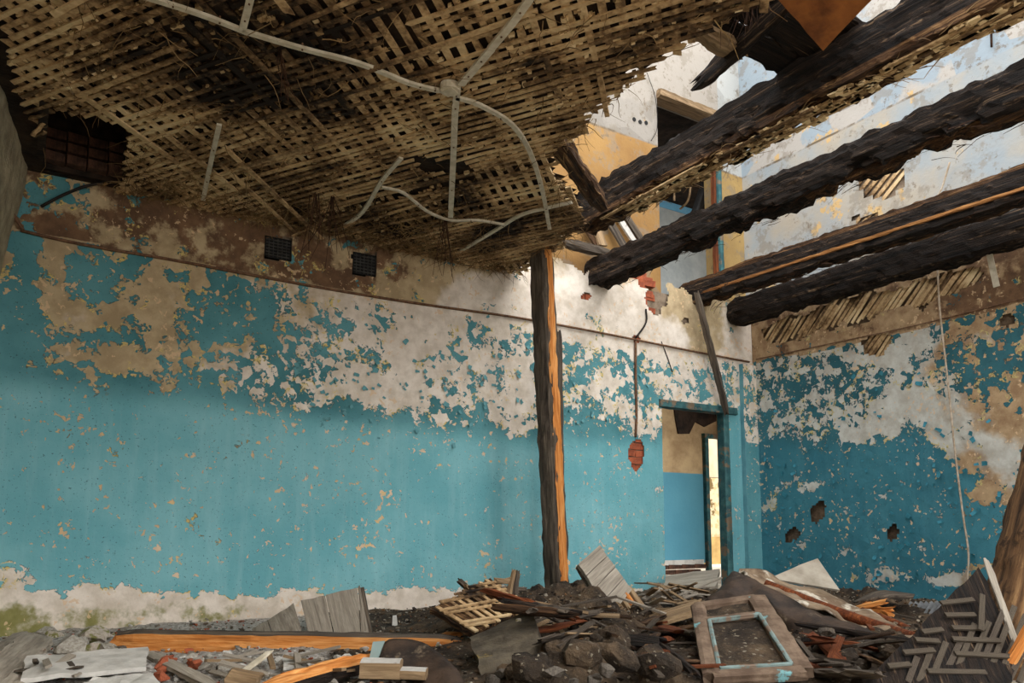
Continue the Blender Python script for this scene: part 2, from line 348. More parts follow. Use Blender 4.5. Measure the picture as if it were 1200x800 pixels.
def sweep(name, pts, w, t, mat, parent=None, flat=None, n=6, sm=4, smooth=True, taper=None):
    """tube (flat=None) or flat strip whose broad side faces `flat`, along a curve"""
    pts = [Vector(p) for p in pts]; c = cr(pts, sm) if sm > 1 and len(pts) > 2 else pts; o = c[0].copy(); mb = MB(); vs = []
    for i, p in enumerate(c):
        d = (c[min(i+1, len(c)-1)]-c[max(i-1, 0)]).normalized(); k = taper(i/(len(c)-1)) if taper else 1
        f = Vector(flat) if flat is not None else (UP if abs(d.z) < .9 else Vector((0, 1, 0)))
        s = d.cross(f).normalized(); f = s.cross(d)
        if flat is None: ring = [(math.cos(2*math.pi*q/n)*w/2, math.sin(2*math.pi*q/n)*t/2) for q in range(n)]
        else: ring = [(-w/2, -t/2), (w/2, -t/2), (w/2, t/2), (-w/2, t/2)]
        vs += [p-o+s*a*k+f*b*k for a, b in ring]
    m = n if flat is None else 4; fs = [(i*m+k, i*m+(k+1) % m, (i+1)*m+(k+1) % m, (i+1)*m+k) for i in range(len(c)-1) for k in range(m)]
    fs += [tuple(range(m-1, -1, -1)), tuple(range((len(c)-1)*m, len(c)*m))]
    mb.add(vs, fs); return mb.build(name, mat, parent, smooth and flat is None, Matrix.Translation(o))
def sheet(name, rows, thick, mat, parent=None, sub=5, rough=.01, seed=0, smooth=True):
    """a bent sheet through rows of points, with thickness"""
    R = [cr(r, sub) for r in rows]; colsN = len(R[0]); G = [cr([r[i] for r in R], sub) for i in range(colsN)]; h = len(G[0])
    o = R[0][0].copy(); P = np.array([[tuple(G[i][j]-o) for i in range(colsN)] for j in range(h)])
    du = np.gradient(P, axis=1); dv = np.gradient(P, axis=0); N = np.cross(du, dv); N /= np.linalg.norm(N, axis=2, keepdims=True)+1e-9
    ii, jj = np.meshgrid(np.arange(colsN), np.arange(h)); P = P+N*((fbm(ii*.35+seed, jj*.35, seed)-.5)*2*rough)[..., None]
    A = (P+N*thick/2).reshape(-1, 3); B = (P-N*thick/2).reshape(-1, 3); n = len(A); w = colsN; fs = []
    for j in range(h-1):
        for i in range(w-1):
            q = (j*w+i, j*w+i+1, (j+1)*w+i+1, (j+1)*w+i); fs.append(q); fs.append(tuple(n+k for k in reversed(q)))
    rim = [i for i in range(w)]+[j*w+w-1 for j in range(1, h)]+[(h-1)*w+i for i in range(w-2, -1, -1)]+[j*w for j in range(h-2, 0, -1)]
    for k in range(len(rim)): a_, b_ = rim[k], rim[(k+1) % len(rim)]; fs.append((b_, a_, n+a_, n+b_))
    return MB().add(np.vstack([A, B]).tolist(), fs).build(name, mat, parent, smooth, Matrix.Translation(o))
import bmesh
def chunk_mesh(name, mat, seed, sx=1., sy=1., sz=1., n=14, boxy=.0):
    rg = random.Random(seed); bm = bmesh.new()
    for _ in range(n):
        v = Vector((rg.gauss(0, 1), rg.gauss(0, 1), rg.gauss(0, 1))).normalized()
        if boxy: q = max(abs(v.x), abs(v.y), abs(v.z)); v = v.lerp(v/q, boxy)
        if n > 30: v = v*rg.uniform(.82, 1.05)
        bm.verts.new((v.x*.5*sx, v.y*.5*sy, v.z*.5*sz))
    r = bmesh.ops.convex_hull(bm, input=bm.verts); bmesh.ops.delete(bm, geom=[g for g in r['geom_interior'] if isinstance(g, bmesh.types.BMVert)], context='VERTS')
    me = bpy.data.meshes.new(name); bm.to_mesh(me); bm.free(); me.materials.append(mat); return me
def grid_wall(name, o, ux, uz, W, H, res, ctlfn, holefn, mat, kind='structure', relief=.012):
    """plaster skin: fine grid with relief, ragged holes and the map of remaining paint"""
    nx, nz = int(W/res), int(H/res); u = np.linspace(0, W, nx+1); v = np.linspace(0, H, nz+1); U, V = np.meshgrid(u, v)
    o = np.array(o, float); ux = np.array(ux, float); uz = np.array(uz, float); nrm = np.cross(ux, uz)
    P = o+U[..., None]*ux+V[..., None]*uz; P = P+nrm*((fbm(U*2, V*2, 3)-.5)*relief*1.2+(fbm(U*9, V*9, 8)-.5)*relief*.6)[..., None]
    P = P.reshape(-1, 3); px, py = project(P); ctl = ctlfn(P, px, py)
    c = (P.reshape(nz+1, nx+1, 3)[:-1, :-1]+P.reshape(nz+1, nx+1, 3)[1:, 1:])*.5; c = c.reshape(-1, 3); cx, cy = project(c); keep = ~holefn(c, cx, cy)
    I, J = np.meshgrid(np.arange(nx), np.arange(nz)); b = (J*(nx+1)+I).reshape(-1)[keep]
    F = np.stack([b, b+1, b+nx+2, b+nx+1], 1)
    me = bpy.data.meshes.new(name); me.from_pydata(P.tolist(), [], F.tolist()); me.materials.append(mat)
    at_ = me.attributes.new('ctl', 'FLOAT_COLOR', 'POINT'); at_.data.foreach_set('color', np.asarray(ctl, np.float32).reshape(-1))
    me.polygons.foreach_set('use_smooth', [True]*len(me.polygons)); me.update()
    ob = bpy.data.objects.new(name, me); link(ob); ob['kind'] = kind; return ob
def blobs(px, py, L):
    s = np.zeros_like(px)
    for x, y, rx, ry, a in L: s = s+a*np.exp(-((px-x)/rx)**2-((py-y)/ry)**2)
    return s
def in_poly(x, y, poly):
    x = np.asarray(x, float); y = np.asarray(y, float); r = np.zeros(x.shape, bool); n = len(poly)
    for i in range(n):
        (x0, y0), (x1, y1) = poly[i], poly[(i+1) % n]
        c = ((y0 > y) != (y1 > y)) & (x < (x1-x0)*(y-y0)/((y1-y0) or 1e-9)+x0); r ^= c
    return r

# ================================================================== THE SETTING
YB, XR, ZC = 6.23, 7.30, 3.20            # back wall, right wall, lath ceiling height
DX0, DX1 = at(779, 600, Y=YB).x, at(857, 600, Y=YB).x; DZ = at(818, 474, Y=YB).z
UX0, UX1 = at(772, 220, Y=YB+.08).x, at(845, 250, Y=YB+.08).x; UZ1 = at(780, 110, Y=YB+.08).z
ZT = 3.42                                # top of the ground-floor masonry
ZTOP = 6.9

MB().box((-14, -14, -.35), (22, 22, -.12)).build('ground', plain('outside_ground', (196, 186, 166), (166, 156, 138), 2)).__setitem__('kind', 'structure')  # unseen ground, added and kept pale to bounce light into the room
fl = MB().box((-.3, -2.6, -.12), (XR+.3, YB+.4, -.015)); fl.box((5.4, YB+.4, -.12), (11.5, 12.4, -.02))
fl.build('floor', plain('dirty_concrete_floor', (184, 172, 154), (146, 134, 118), 4)).__setitem__('kind', 'structure')

# ---- back wall, ground floor
def rail_y(x): return np.interp(x, [0, 25, 300, 500, 640, 880], [265, 270, 323, 357, 377, 425])
def ctl_back(P, px, py):
    yr = rail_y(px); yd = np.interp(px, [0, 300, 500, 620, 780, 880], [452, 485, 506, 520, 520, 470]); X = P[:, 0]; z = P[:, 2]
    t = np.clip((yd-py)/(yd-yr), 0, 1.5)
    cov = 1.12-.76*sstep(-.12, .30, t)*np.interp(px, [0, 200, 350, 480, 560, 640, 780, 870], [.80, .86, .88, .92, .90, .86, .84, .64])
    cov = cov-.10*sstep(.5, 1., t)*sstep(150, 420, px)-.2*sstep(.8, 1.0, t)*sstep(240, 400, px)
    cov = np.where(py < yr, .14+.0*cov, cov)
    base = .22-.03*X+.10*(fbm(X*5, z*0, 4)-.5); cov = cov-1.2*sstep(base+.14, base-.06, z)
    cov = cov+blobs(px, py, [(60, 225, 40, 30, .5), (200, 225, 60, 12, .3), (30, 300, 12, 60, .6), (5, 420, 45, 60, .5), (110, 325, 55, 22, .36), (300, 365, 45, 45, .30), (90, 395, 60, 9, .3), (260, 390, 60, 14, .34),
        (330, 430, 60, 20, .15), (385, 385, 30, 20, .2), (190, 345, 26, 42, -.35), (60, 330, 25, 30, -.3), (150, 425, 70, 22, -.28), (110, 370, 60, 14, -.22), (308, 438, 26, 20, -.38), (455, 455, 60, 22, -.42), (480, 405, 50, 16, -.3),
        (606, 475, 22, 40, -.55), (560, 395, 40, 18, .12), (505, 490, 22, 12, -.35), (368, 482, 12, 10, -.35), (720, 425, 55, 40, .12), (690, 380, 30, 20, .1), (770, 395, 40, 18, -.25), (752, 505, 20, 20, -.4), (800, 425, 20, 25, -.15),
        (872, 440, 12, 60, -.6), (15, 690, 30, 35, -1.0), (110, 690, 12, 14, -.4), (700, 345, 90, 26, -.5), (100, 690, 60, 10, -.3)])
    wht = blobs(px, py, [(640, 350, 130, 60, .5), (560, 360, 60, 40, .3), (740, 420, 90, 70, .45), (480, 450, 90, 50, .55), (310, 440, 40, 30, .5), (870, 440, 30, 90, .6)])
    br = np.where(py < yr, 1.48, .30)-wht*np.where(py < yr, 3.0, .6)+.50*sstep(450, 150, px)*(py > yr)+blobs(px, py, [(720, 360, 60, 14, .25), (470, 330, 110, 30, .2)])
    br = br+(.12-br)*sstep(.75, .45, z)
    dado = sstep(-22, 14, py-yd); moss = sstep(.34, .1, z)*np.interp(px, [0, 120, 260, 340], [.72, .62, .45, .1])+blobs(px, py, [(12, 680, 24, 25, .3)])
    return np.stack([cov, np.clip(br, 0, 1.6), dado, moss], 1)
def door_hole(c): return (c[:, 0] > DX0) & (c[:, 0] < DX1) & (c[:, 2] < DZ)
BRICKS_BACK = [(746, 531, 11, 21), (745, 397, 6, 6), (770, 345, 17, 25), (757, 330, 12, 10), (687, 347, 7, 5), (803, 376, 6, 4)]
VENTS = [(325.5, 291.5, 31, 25), (426.5, 310, 27, 25)]
def hole_back(c, x, y):
    h = door_hole(c); n = (fbm(c[:, 0]*9, c[:, 2]*9, 2)-.5)*1.3
    for bx, by, rx, ry in BRICKS_BACK: h |= (((x-bx)/rx/.8)**2+((y-by)/ry/.9)**2 + n) < 1
    for vx, vy, w, hh in VENTS: h |= (abs(x-vx) < w/2+1) & (abs(y-vy) < hh/2+1)
    top = ZT-.06+(fbm(c[:, 0]*5, c[:, 0]*0, 6)-.5)*.22
    return h | (c[:, 2] > top)
wall_back = grid_wall('wall_back', (-.6, YB, 0), (1, 0, 0), (0, 0, 1), XR+.6, ZT, .02, ctl_back, hole_back, M['wall_back'])
core = MB()
core.box((-.6, YB+.035, 0), (DX0-.0, YB+.17, ZT-.12)); core.box((DX1, YB+.035, 0), (XR+.3, YB+.17, ZT-.12)); core.box((DX0, YB+.035, DZ), (DX1, YB+.17, ZT-.12))
core.build('masonry', M['slab_core'], wall_back)
def brick_mesh(name, L, w, h, mat, seed):
    rg = random.Random(seed); mb = MB(); j = lambda: rg.uniform(-.006, .006)
    mb.hexa([(sx*L/2+j(), sy*w/2+j(), sz*h/2+j()) for sz in (-1, 1) for sx, sy in ((-1, -1), (1, -1), (1, 1), (-1, 1))]); return mb.mesh(name, mat)
BR = [brick_mesh('brick', .235, .06, .062, M['brick'], k) for k in range(4)]
for (bx, by, rx, ry) in BRICKS_BACK:
    c = at(bx, by, Y=YB); sx = rx/FPX*8; sz = ry/FPX*8.6; z = c.z-sz-.03; row = 0
    while z < c.z+sz+.02:
        for k in range(-1, 2):
            x = c.x+k*.25+(row % 2)*.12
            if abs(x-c.x) < sx+.16 and x+.12 < DX0-.01:
                b = bpy.data.objects.new('brick', random.choice(BR)); link(b, wall_back); b.location = (x, YB+.052+random.uniform(-.012, .004), z); b.rotation_euler = (random.uniform(-.05, .05), random.uniform(-.04, .04), random.uniform(-.05, .05))
        z += .075; row += 1
# reveals, lintel and jamb of the doorway
rv = MB(); rv.box((DX1-.012, YB+.03, 0), (DX1+.01, YB+.17, DZ)); 
rm = NT('beige_over_blue_wall'); co = rm.coord('World'); sz = rm.node('ShaderNodeSeparateXYZ'); rm.set(sz.inputs[0], co)
beige = rm.mix(rm.step(rm.noise(co, 3, 6, .65), .35, .7), (196, 168, 128), (156, 128, 94)); blue = rm.mix(rm.noise(co, 2, 4), (78, 138, 160), (98, 158, 176))
ZL = at(800, 554, Y=8.2).z
M['beige_blue'] = rm.done(rm.mix(rm.step(sz.outputs[2], ZL-.01, ZL+.01), blue, beige), rm.bump(rm.noise(co, 20, 5), .3, .01))
rv.build('reveal', M['beige_blue'], wall_back)
fr = empty('door_1', ((DX0+DX1)/2, YB, 0), kind='structure')
beam('lintel', (DX0-.05, YB+.03, DZ-.03), (DX1+.12, YB+.03, DZ-.03), .12, .09, M['peeled_teal'], fr, seed=3, rough=.008, ragged=.01, rnd=.05)
beam('jamb', (DX1-.045, YB+.04, 0), (DX1-.045, YB+.04, DZ-.07), .09, .12, M['peeled_teal'], fr, seed=4, rough=.004, ragged=.01, rnd=.05)
# blue pilaster in the corner
pil = grid_wall('trim_1', (at(864, 500, Y=YB).x+.06, YB-.05, 0), (1, 0, 0), (0, 0, 1), .30, 2.62, .02, lambda P, x, y: np.stack([np.where(y > 520, 1.1, .42), np.full(len(x), .1), (y > 500)*.4, x*0], 1), lambda c, x, y: np.zeros(len(c), bool), M['wall_back'], relief=.004)
px0 = at(864, 500, Y=YB).x+.06
MB().box((px0, YB-.05, 0), (px0+.012, YB+.02, 2.62)).build('edge', plain('dull_blue_edge', (84, 136, 146), (104, 156, 164), 6), pil)

# ---- right wall, ground floor
def rail_yr(x): return np.interp(x, [880, 985, 1065, 1150, 1200], [420, 400, 383, 362, 350])
def ctl_right(P, px, py):
    yr = rail_yr(px); z = P[:, 2]; cov = np.full(len(px), .98)
    edge = np.interp(px, [885, 960, 1030, 1080, 1130, 1200], [520, 535, 525, 515, 560, 600])
    cov = cov-.52*sstep(edge+10, edge-30, py)
    cov = np.where(py < yr+4, .06, cov)
    cov = cov+blobs(px, py, [(915, 470, 30, 60, .10), (1060, 480, 55, 42, -.36), (1165, 520, 50, 50, -.5), (1150, 425, 40, 28, .40), (1010, 455, 35, 30, .25), (1100, 400, 50, 20, -.2), (1035, 405, 40, 20, -.3), (1180, 590, 30, 40, -.3),
        (945, 568, 26, 9, -.75), (1110, 680, 24, 11, -.9), (1030, 675, 42, 13, -.55), (905, 590, 14, 25, -.4), (935, 640, 14, 8, -.5), (1030, 575, 18, 10, -.55), (1000, 650, 12, 8, -.5), (1145, 575, 16, 8, -.6), (1160, 545, 20, 12, .2), (1150, 665, 14, 5, -.6), (1080, 640, 20, 10, -.2), (880, 560, 10, 40, -.1), (1110, 600, 14, 22, -.3)])
    br = np.where(py < yr+6, 1.3, .22)+sstep(1060, 1160, px)*.5+blobs(px, py, [(1090, 440, 30, 40, .4)])-blobs(px, py, [(1060, 480, 60, 45, .4), (1170, 530, 40, 30, .45)])
    dado = sstep(edge-30, edge+5, py)
    return np.stack([cov, np.clip(br, 0, 1.6), dado, np.zeros(len(px))], 1)
LATH_R = [(930, 385, 40, 14), (1000, 362, 55, 18), (1075, 345, 45, 16), (1028, 402, 18, 14), (1120, 328, 28, 12)]
SMALLH = [(958, 600, 9, 14), (929, 628, 8, 8), (1046, 623, 7, 9), (1180, 375, 10, 8)]
def hole_right(c, x, y):
    n = (fbm(c[:, 1]*7, c[:, 2]*7, 12)-.5)*1.9; h = np.zeros(len(c), bool)
    for bx, by, rx, ry in LATH_R+SMALLH: h |= (((x-bx)/rx)**2+((y-by+.22*(x-bx))/ry)**2+n) < 1
    return h
wall_right = grid_wall('wall_right', (XR, YB, 0), (0, -1, 0), (0, 0, 1), YB+2.6, ZT-.05, .025, ctl_right, hole_right, M['wall_right'], relief=.02)
MB().box((XR+.045, -2.6, 0), (XR+.36, YB+.36, ZT-.1)).build('masonry', plain('brown_masonry', (120, 100, 80), (70, 56, 44), 7, 6, .8, .02), wall_right)
# diagonal laths in the bare places of the right wall
ul = MB().box((-.5, -.5, -.5), (.5, .5, .5)).mesh('wall_lath', M['lath_clean'])
for bx, by, rx, ry in LATH_R:
    nL = int(rx*2/6)
    for k in range(nL):
        q = at(bx-rx+rx*2*(k+.5)/nL, by+.2*(rx-rx*2*(k+.5)/nL), X=XR+.02); o = bpy.data.objects.new('lath', ul); link(o, wall_right)
        o.location = (XR+.022+random.uniform(-.006, .008), q.y, q.z+random.uniform(-.03, .03)); o.rotation_euler = (math.radians(-48+random.uniform(-3, 3)), 0, 0); o.scale = (.012, random.uniform(.3, .46), .032)

# ---- left wall: coarse combed render, leaning in at the top
def ctl_left(P, px, py): n = len(P); return np.stack([np.where(P[:, 2] < 2.4, .9, .1), np.full(n, .35), np.zeros(n), np.zeros(n)], 1)
lw = NT('combed_grey_render'); co = lw.coord('Object', (1, 1, 1)); g1 = lw.noise(lw.coord('Object', (10, 10, 1.2), (.5, 0, 0)), 4, 5, .6); g2 = lw.noise(co, 5, 6, .65)
M['wall_left'] = lw.done(lw.mix(lw.step(g2, .35, .65), (188, 174, 144), (146, 134, 110)), lw.bump(lw.math('ADD', g1, g2), 1., .03))
pA, pB = at(-24, 450, Y=YB), at(18, 265, Y=YB); tilt = (pB.x-pA.x)/(pB.z-pA.z); turn = .143
xl0 = pA.x-tilt*pA.z; nz = math.hypot(1, tilt); LWL = (YB+2.6)*math.hypot(1, turn); lux = Vector((turn, 1, 0)).normalized(); luz = Vector((tilt, 0, 1)).normalized(); luz = (luz-lux*luz.dot(lux)).normalized()
lo_ = Vector((xl0, YB, 0))-lux*LWL
wall_left = grid_wall('wall_left', lo_, lux, luz, LWL, 3.32, .05, ctl_left, lambda c, x, y: np.zeros(len(c), bool), M['wall_left'], relief=.05)
ln = lux.cross(luz)
MB().hexa([lo_-ln*.4, lo_-ln*.04, lo_+lux*(LWL+.3)-ln*.04, lo_+lux*(LWL+.3)-ln*.4, lo_-ln*.4+luz*3.4, lo_-ln*.04+luz*3.4, lo_+lux*(LWL+.3)-ln*.04+luz*3.4, lo_+lux*(LWL+.3)-ln*.4+luz*3.4]).build('masonry', M['slab_core'], wall_left)
# ---- unseen wall behind the camera, three window openings widened for more light
wf = MB(); ys0, ys1 = -2.9, -2.6; xs = [-1.9, -1.5, 1.2, 1.5, 4.2, 4.5, 7.2, XR+.3]
wf.box((xs[0], ys0, 0), (xs[-1], ys1, .35)); wf.box((xs[0], ys0, 3.1), (xs[-1], ys1, 3.4))
for a, b in ((0, 1), (2, 3), (4, 5), (6, 7)): wf.box((xs[a], ys0, .35), (xs[b], ys1, 3.1))
wf.build('wall_front', M['slab_core'])['kind'] = 'structure'

# ---- upper storey walls
def upper_material(name, low, lowb, high, highb, zline, spots, spotcol, top=None):
    t = NT(name); co = t.coord('World'); s = t.node('ShaderNodeSeparateXYZ'); t.set(s.inputs[0], co); z = s.outputs[2]
    a = t.noise(co, 1.4, 6, .6); b = t.noise(co, 3.1, 6, .65); v = t.sep(t.vor(co, 2.2))[0]
    lo = t.mix(t.step(a, .35, .65), low, lowb); hi = t.mix(t.step(t.math('ADD', t.math('MULTIPLY', a, .8), t.math('MULTIPLY', v, .25)), .50, .56), high, highb)
    col = t.mix(t.step(z, zline-.01, zline+.01), lo, hi)
    col = t.mix(t.step(b, spots, spots+.035), col, spotcol)
    if top: col = t.mix(t.step(t.math('ADD', z, t.math('MULTIPLY', t.noise(co, 1.5, 5), .5)), top[0], top[0]+.06), col, top[1])
    col = t.mix(t.math('MULTIPLY', t.step(t.noise(co, 4.3, 6, .68), .52, .60), .55), col, (132, 122, 108)); col = t.mix(t.math('MULTIPLY', t.step(t.noise(co, 11, 5, .7), .60, .64), .6), col, (112, 98, 80))
    line = t.math('MULTIPLY', t.step(z, zline-.018, zline-.008), t.step(z, zline+.018, zline+.008)); col = t.mix(t.math('MULTIPLY', line, t.step(b, .45, .6)), col, (110, 96, 78))
    return t.done(col, t.bump(t.math('ADD', b, t.noise(co, 24, 5)), .4, .012))
ZU = at(1040, 125, X=XR).z; ZUb = at(715, 152, Y=YB+.08).z
M['up_right'] = upper_material('faded_sky_blue_plaster', (172, 162, 146), (150, 158, 162), (148, 160, 168), (174, 168, 160), ZU, .60, (198, 166, 116))
M['up_back'] = upper_material('ochre_and_white_wall', (162, 126, 76), (144, 108, 64), (150, 143, 134), (138, 131, 122), ZUb, .68, (170, 140, 104), (5.75, (158, 150, 140)))
M['up_trim'] = upper_material('ochre_corner', (178, 148, 94), (156, 128, 82), (178, 178, 174), (160, 160, 156), at(860, 205, Y=YB+.08).z, .64, (150, 128, 98))
ub = MB(); y0, y1 = YB+.08, YB+.34
ub.box((-.6, y0, ZT-.12), (UX0, y1, ZTOP)); ub.box((UX0, y0, UZ1), (UX1, y1, ZTOP))
wbu = ub.build('wall_back_upper', M['up_back']); wbu['kind'] = 'structure'
MB().box((UX1, y0, ZT-.12), (XR+.3, y1, ZTOP)).build('corner_pier', M['up_trim'], wbu)
beam('lintel_board', (UX0-.0, y0+.02, UZ1-.05), (UX1, y0+.02, UZ1-.05), .2, .1, M['tan_wood'], wbu, seed=8, rough=.01, ragged=.01)
wru = grid_wall('wall_right_upper', (XR+.02, YB+.08, ZT-.08), (0, -1, 0), (0, 0, 1), YB+2.6, ZTOP-ZT, .05, lambda P, x, y: np.zeros((len(P), 4)),
    lambda c, x, y: ((((x-1020)/20)**2+((y-262)/13)**2+(fbm(c[:, 1]*6, c[:, 2]*6, 4)-.5)*1.6) < 1) | ((((x-1032)/26)**2+((y-208)/26)**2+(fbm(c[:, 1]*6, c[:, 2]*6, 9)-.5)) < 1) & (y+x*.0 > 195), M['up_right'], relief=.02)
MB().box((XR+.06, -2.6, ZT-.1), (XR+.34, YB+.34, ZTOP)).build('masonry', M['slab_core'], wru)
for bx, by, rx, n in ((1020, 262, 22, 5), (1032, 210, 26, 6)):
    for k in range(n):
        q = at(bx-rx+2*rx*(k+.5)/n, by, X=XR+.04); o = bpy.data.objects.new('lath', ul); link(o, wru); o.location = (XR+.04, q.y, q.z); o.rotation_euler = (math.radians(-38), 0, 0); o.scale = (.014, .5, .04)
# round holes of the old switches
hb = MB()
for sx_, sy_ in ((743, 140), (750, 143), (757, 144)):
    c = at(sx_, sy_, Y=y0); n = 12; r = .025
    vs = [(c.x+math.cos(2*math.pi*k/n)*r, y0-.006, c.z+math.sin(2*math.pi*k/n)*r) for k in range(n)]+[(c.x+math.cos(2*math.pi*k/n)*r*.9, y0+.01, c.z+math.sin(2*math.pi*k/n)*r*.9) for k in range(n)]
    m_ = MB().add(vs, [tuple(range(n-1, -1, -1))]+[(k, (k+1) % n, n+(k+1) % n, n+k) for k in range(n)]); m_.build('switch_box', M['black_iron'], wbu)

# ---- rooms behind the openings
def room_wall(name, mb, mat): o = mb.build(name, mat); o['kind'] = 'structure'; return o
Y2 = 8.2; d20, d21, d2z = at(827, 600, Y=Y2).x, at(862, 600, Y=Y2).x, at(838, 512, Y=Y2).z
wh = MB(); wh.box((5.3, Y2, .22), (d20, Y2+.2, 3.1)); wh.box((d21, Y2, .22), (9.5, Y2+.2, 3.1)); wh.box((d20, Y2, d2z), (d21, Y2+.2, 3.1))
hall = room_wall('wall_hall', wh, M['beige_blue'])
MB().box((5.3, Y2-.02, .20), (d20-.08, Y2+.01, .27)).build('skirting', M['white_board'], hall)
for k in range(6):
    for r in range(3):
        o = bpy.data.objects.new('brick', brick_mesh('brick', .235, .08, .062, M['brick_dark'], 20+k) if k+r == 0 else bpy.data.objects['brick'].data); link(o, hall)
        o.data = HB if (k+r) else o.data
        if k+r == 0: HB = o.data
        o.location = (d20-.15-k*.25-(r % 2)*.12, Y2+.02, .03+r*.072)
df = empty('door_2', ((d20+d21)/2, Y2, 0), kind='structure')
beam('jamb', (d20, Y2-.03, 0), (d20, Y2-.03, d2z), .07, .08, M['peeled_teal'], df, seed=5, rough=.003, ragged=.01, rnd=.05)
beam('lintel', (d20-.04, Y2-.03, d2z), (d21+.05, Y2-.03, d2z), .08, .07, M['peeled_teal'], df, seed=6, rough=.003, ragged=.01, rnd=.05)
room_wall('wall_hall_side', MB().box((8.9, YB+.17, 0), (9.1, Y2, 3.1)), M['beige_blue'])
room_wall('wall_hall_end', MB().box((5.2, YB+.17, 0), (5.4, Y2, 3.1)), M['beige_blue'])
slabc = MB().box((5.2, YB+.17, 3.1), (9.1, Y2+.2, 3.28)); room_wall('ceiling_hall', slabc, M['dark_deck'])
# dark torn plaster over the doorway of the hall
fp = [at(x, y, Y=Y2-.02) for x, y in ((790, 476), (846, 470), (842, 492), (826, 500), (815, 494), (808, 508), (795, 508), (792, 492))]
cc = MB(); n = len(fp); cc.add([p for p in fp]+[p+Vector((0, .02, 0)) for p in fp], [tuple(range(n))]+[(k, n+k, n+(k+1) % n, (k+1) % n) for k in range(n)]); cc.build('bare_patch', M['soot_hole'], hall)
wy = NT('torn_yellow_wallpaper'); co = wy.coord('World'); w1 = wy.noise(co, 4.5, 5, .65)
M['wallpaper'] = wy.done(wy.mix(wy.step(w1, .54, .6), wy.mix(wy.step(wy.noise(co, 8, 5), .5, .6), (190, 172, 140), (176, 150, 108)), (104, 84, 50)))
M['room_cream'] = plain('cream_room_wall', (190, 176, 150), (178, 160, 132), 3)
room_wall('wall_far', MB().box((7, 11.4, .0), (12.5, 11.6, 1.75)), M['wallpaper']); room_wall('wall_far_upper', MB().box((7, 11.4, 1.76), (12.5, 11.6, 3.0)), M['room_cream'])
room_wall('baseboard_far', MB().box((7, 11.36, 0), (12.5, 11.39, .55)), plain('ochre_dado', (176, 146, 92), (150, 120, 72), 4))
# upper room seen through the upper doorway
Y3 = 8.6
M['brick_paint'] = plain('violet_painted_bricks', (150, 138, 146), (112, 102, 110), 8, 5, .4, .01)
room_wall('wall_stair', MB().box((5.6, Y3, 3.2), (10.5, Y3+.2, 6.3)), plain('grey_stair_wall', (176, 180, 178), (150, 156, 156), 3, c3=(120, 146, 160), t3=(.58, .64), s3=1.4))
wst = bpy.data.objects['wall_stair']; pbm = brick_mesh('stair_brick', .24, .06, .066, M['brick_paint'], 31)
for r in range(9):
    for k in range(6):
        c = at(785, 205, Y=Y3); o = bpy.data.objects.new('brick', pbm); link(o, wst); o.location = (c.x-.45+k*.255+(r % 2)*.125, Y3-.01, c.z-.2+r*.08)
bp = at(790, 240, Y=Y3)
MB().box((bp.x-.6, Y3-.012, bp.z-.10), (bp.x+.5, Y3+.01, bp.z+.12)).build('blue_panel', plain('bright_blue_panel', (96, 158, 196), (120, 176, 206), 3), wst)
room_wall('wall_stair_added_left', MB().box((5.2, YB+.34, 3.28), (5.4, Y3+.2, 5.75)), M['slab_core']); room_wall('wall_stair_added_right', MB().box((9.6, YB+.34, 3.28), (9.8, Y3, 5.75)), M['slab_core'])  # unseen side walls added to keep sky light off the stair wall
room_wall('ceiling_stair_added', MB().box((5.2, YB+.34, 5.75), (10.5, Y3+.2, 5.9)), M['soot_hole'])  # unseen dark ceiling added so the stair room stays dim

# ================================================================== CEILING: laths under a dark deck
CEIL = [(-.6, 1.9), (2.92, 1.9), (2.84, 2.6), (2.80, 3.0), (2.86, 3.5), (2.95, 4.0), (3.02, 4.28), (3.4, 4.55), (3.78, 4.85), (3.95, 5.4), (4.0, 6.2), (.08, 6.2), (-.15, 5)]
HOLE = [(.02, 5.22), (.47, 5.22), (.50, 6.14), (.02, 6.14)]
def zc(x, y): return ZC+(float(fbm(x*.9, y*.9, 21))-.5)*.06-.05*max(0, 1-abs(y-6.2)/.8)
def edge_jit(x, y): return (float(vnoise(x*11, y*11, 5))-.5)*.10
ceil = empty('ceiling', (1.5, 4, ZC), kind='structure')
dk = MB(); dn = .07; gx = np.arange(-1.6, 4.1, dn); gy = np.arange(1.2, 6.26, dn); GX, GY = np.meshgrid(gx, gy); GZ = ZC+(fbm(GX*.9, GY*.9, 21)-.5)*.06-.05*np.maximum(0, 1-abs(GY-6.2)/.8)
for up in (.034, .10): dk.v += [tuple(v) for v in np.stack([GX, GY, GZ+up], 2).reshape(-1, 3).tolist()]
w_ = len(gx); N_ = GX.size; jj = (vnoise(GX*11, GY*11, 5)-.5)*.10; ins = (in_poly(GX+jj+.06, GY+jj*.4, [(-1.6, -2.6), (2.92, -2.6)]+CEIL[1:-1]+[(-1.6, 6.2)])) & ~in_poly(GX+.03, GY+.03, HOLE)
for j_ in range(len(gy)-1):
    for i_ in range(w_-1):
        if ins[j_, i_]: b_ = j_*w_+i_; q_ = (b_, b_+w_, b_+w_+1, b_+1); dk.f.append(q_); dk.f.append(tuple(N_+k for k in reversed(q_))); dk.mi += [0, 0]
dk.build('subfloor', M['dark_deck'], ceil, mw=Matrix.Identity(4))
for x in (.72, 1.75, 2.66): beam('joist', (x, 1.1, ZC+.26), (x, 6.3, ZC+.26), .16, .2, M['char'], ceil, seed=int(x*10), seg=.2)
unit = []
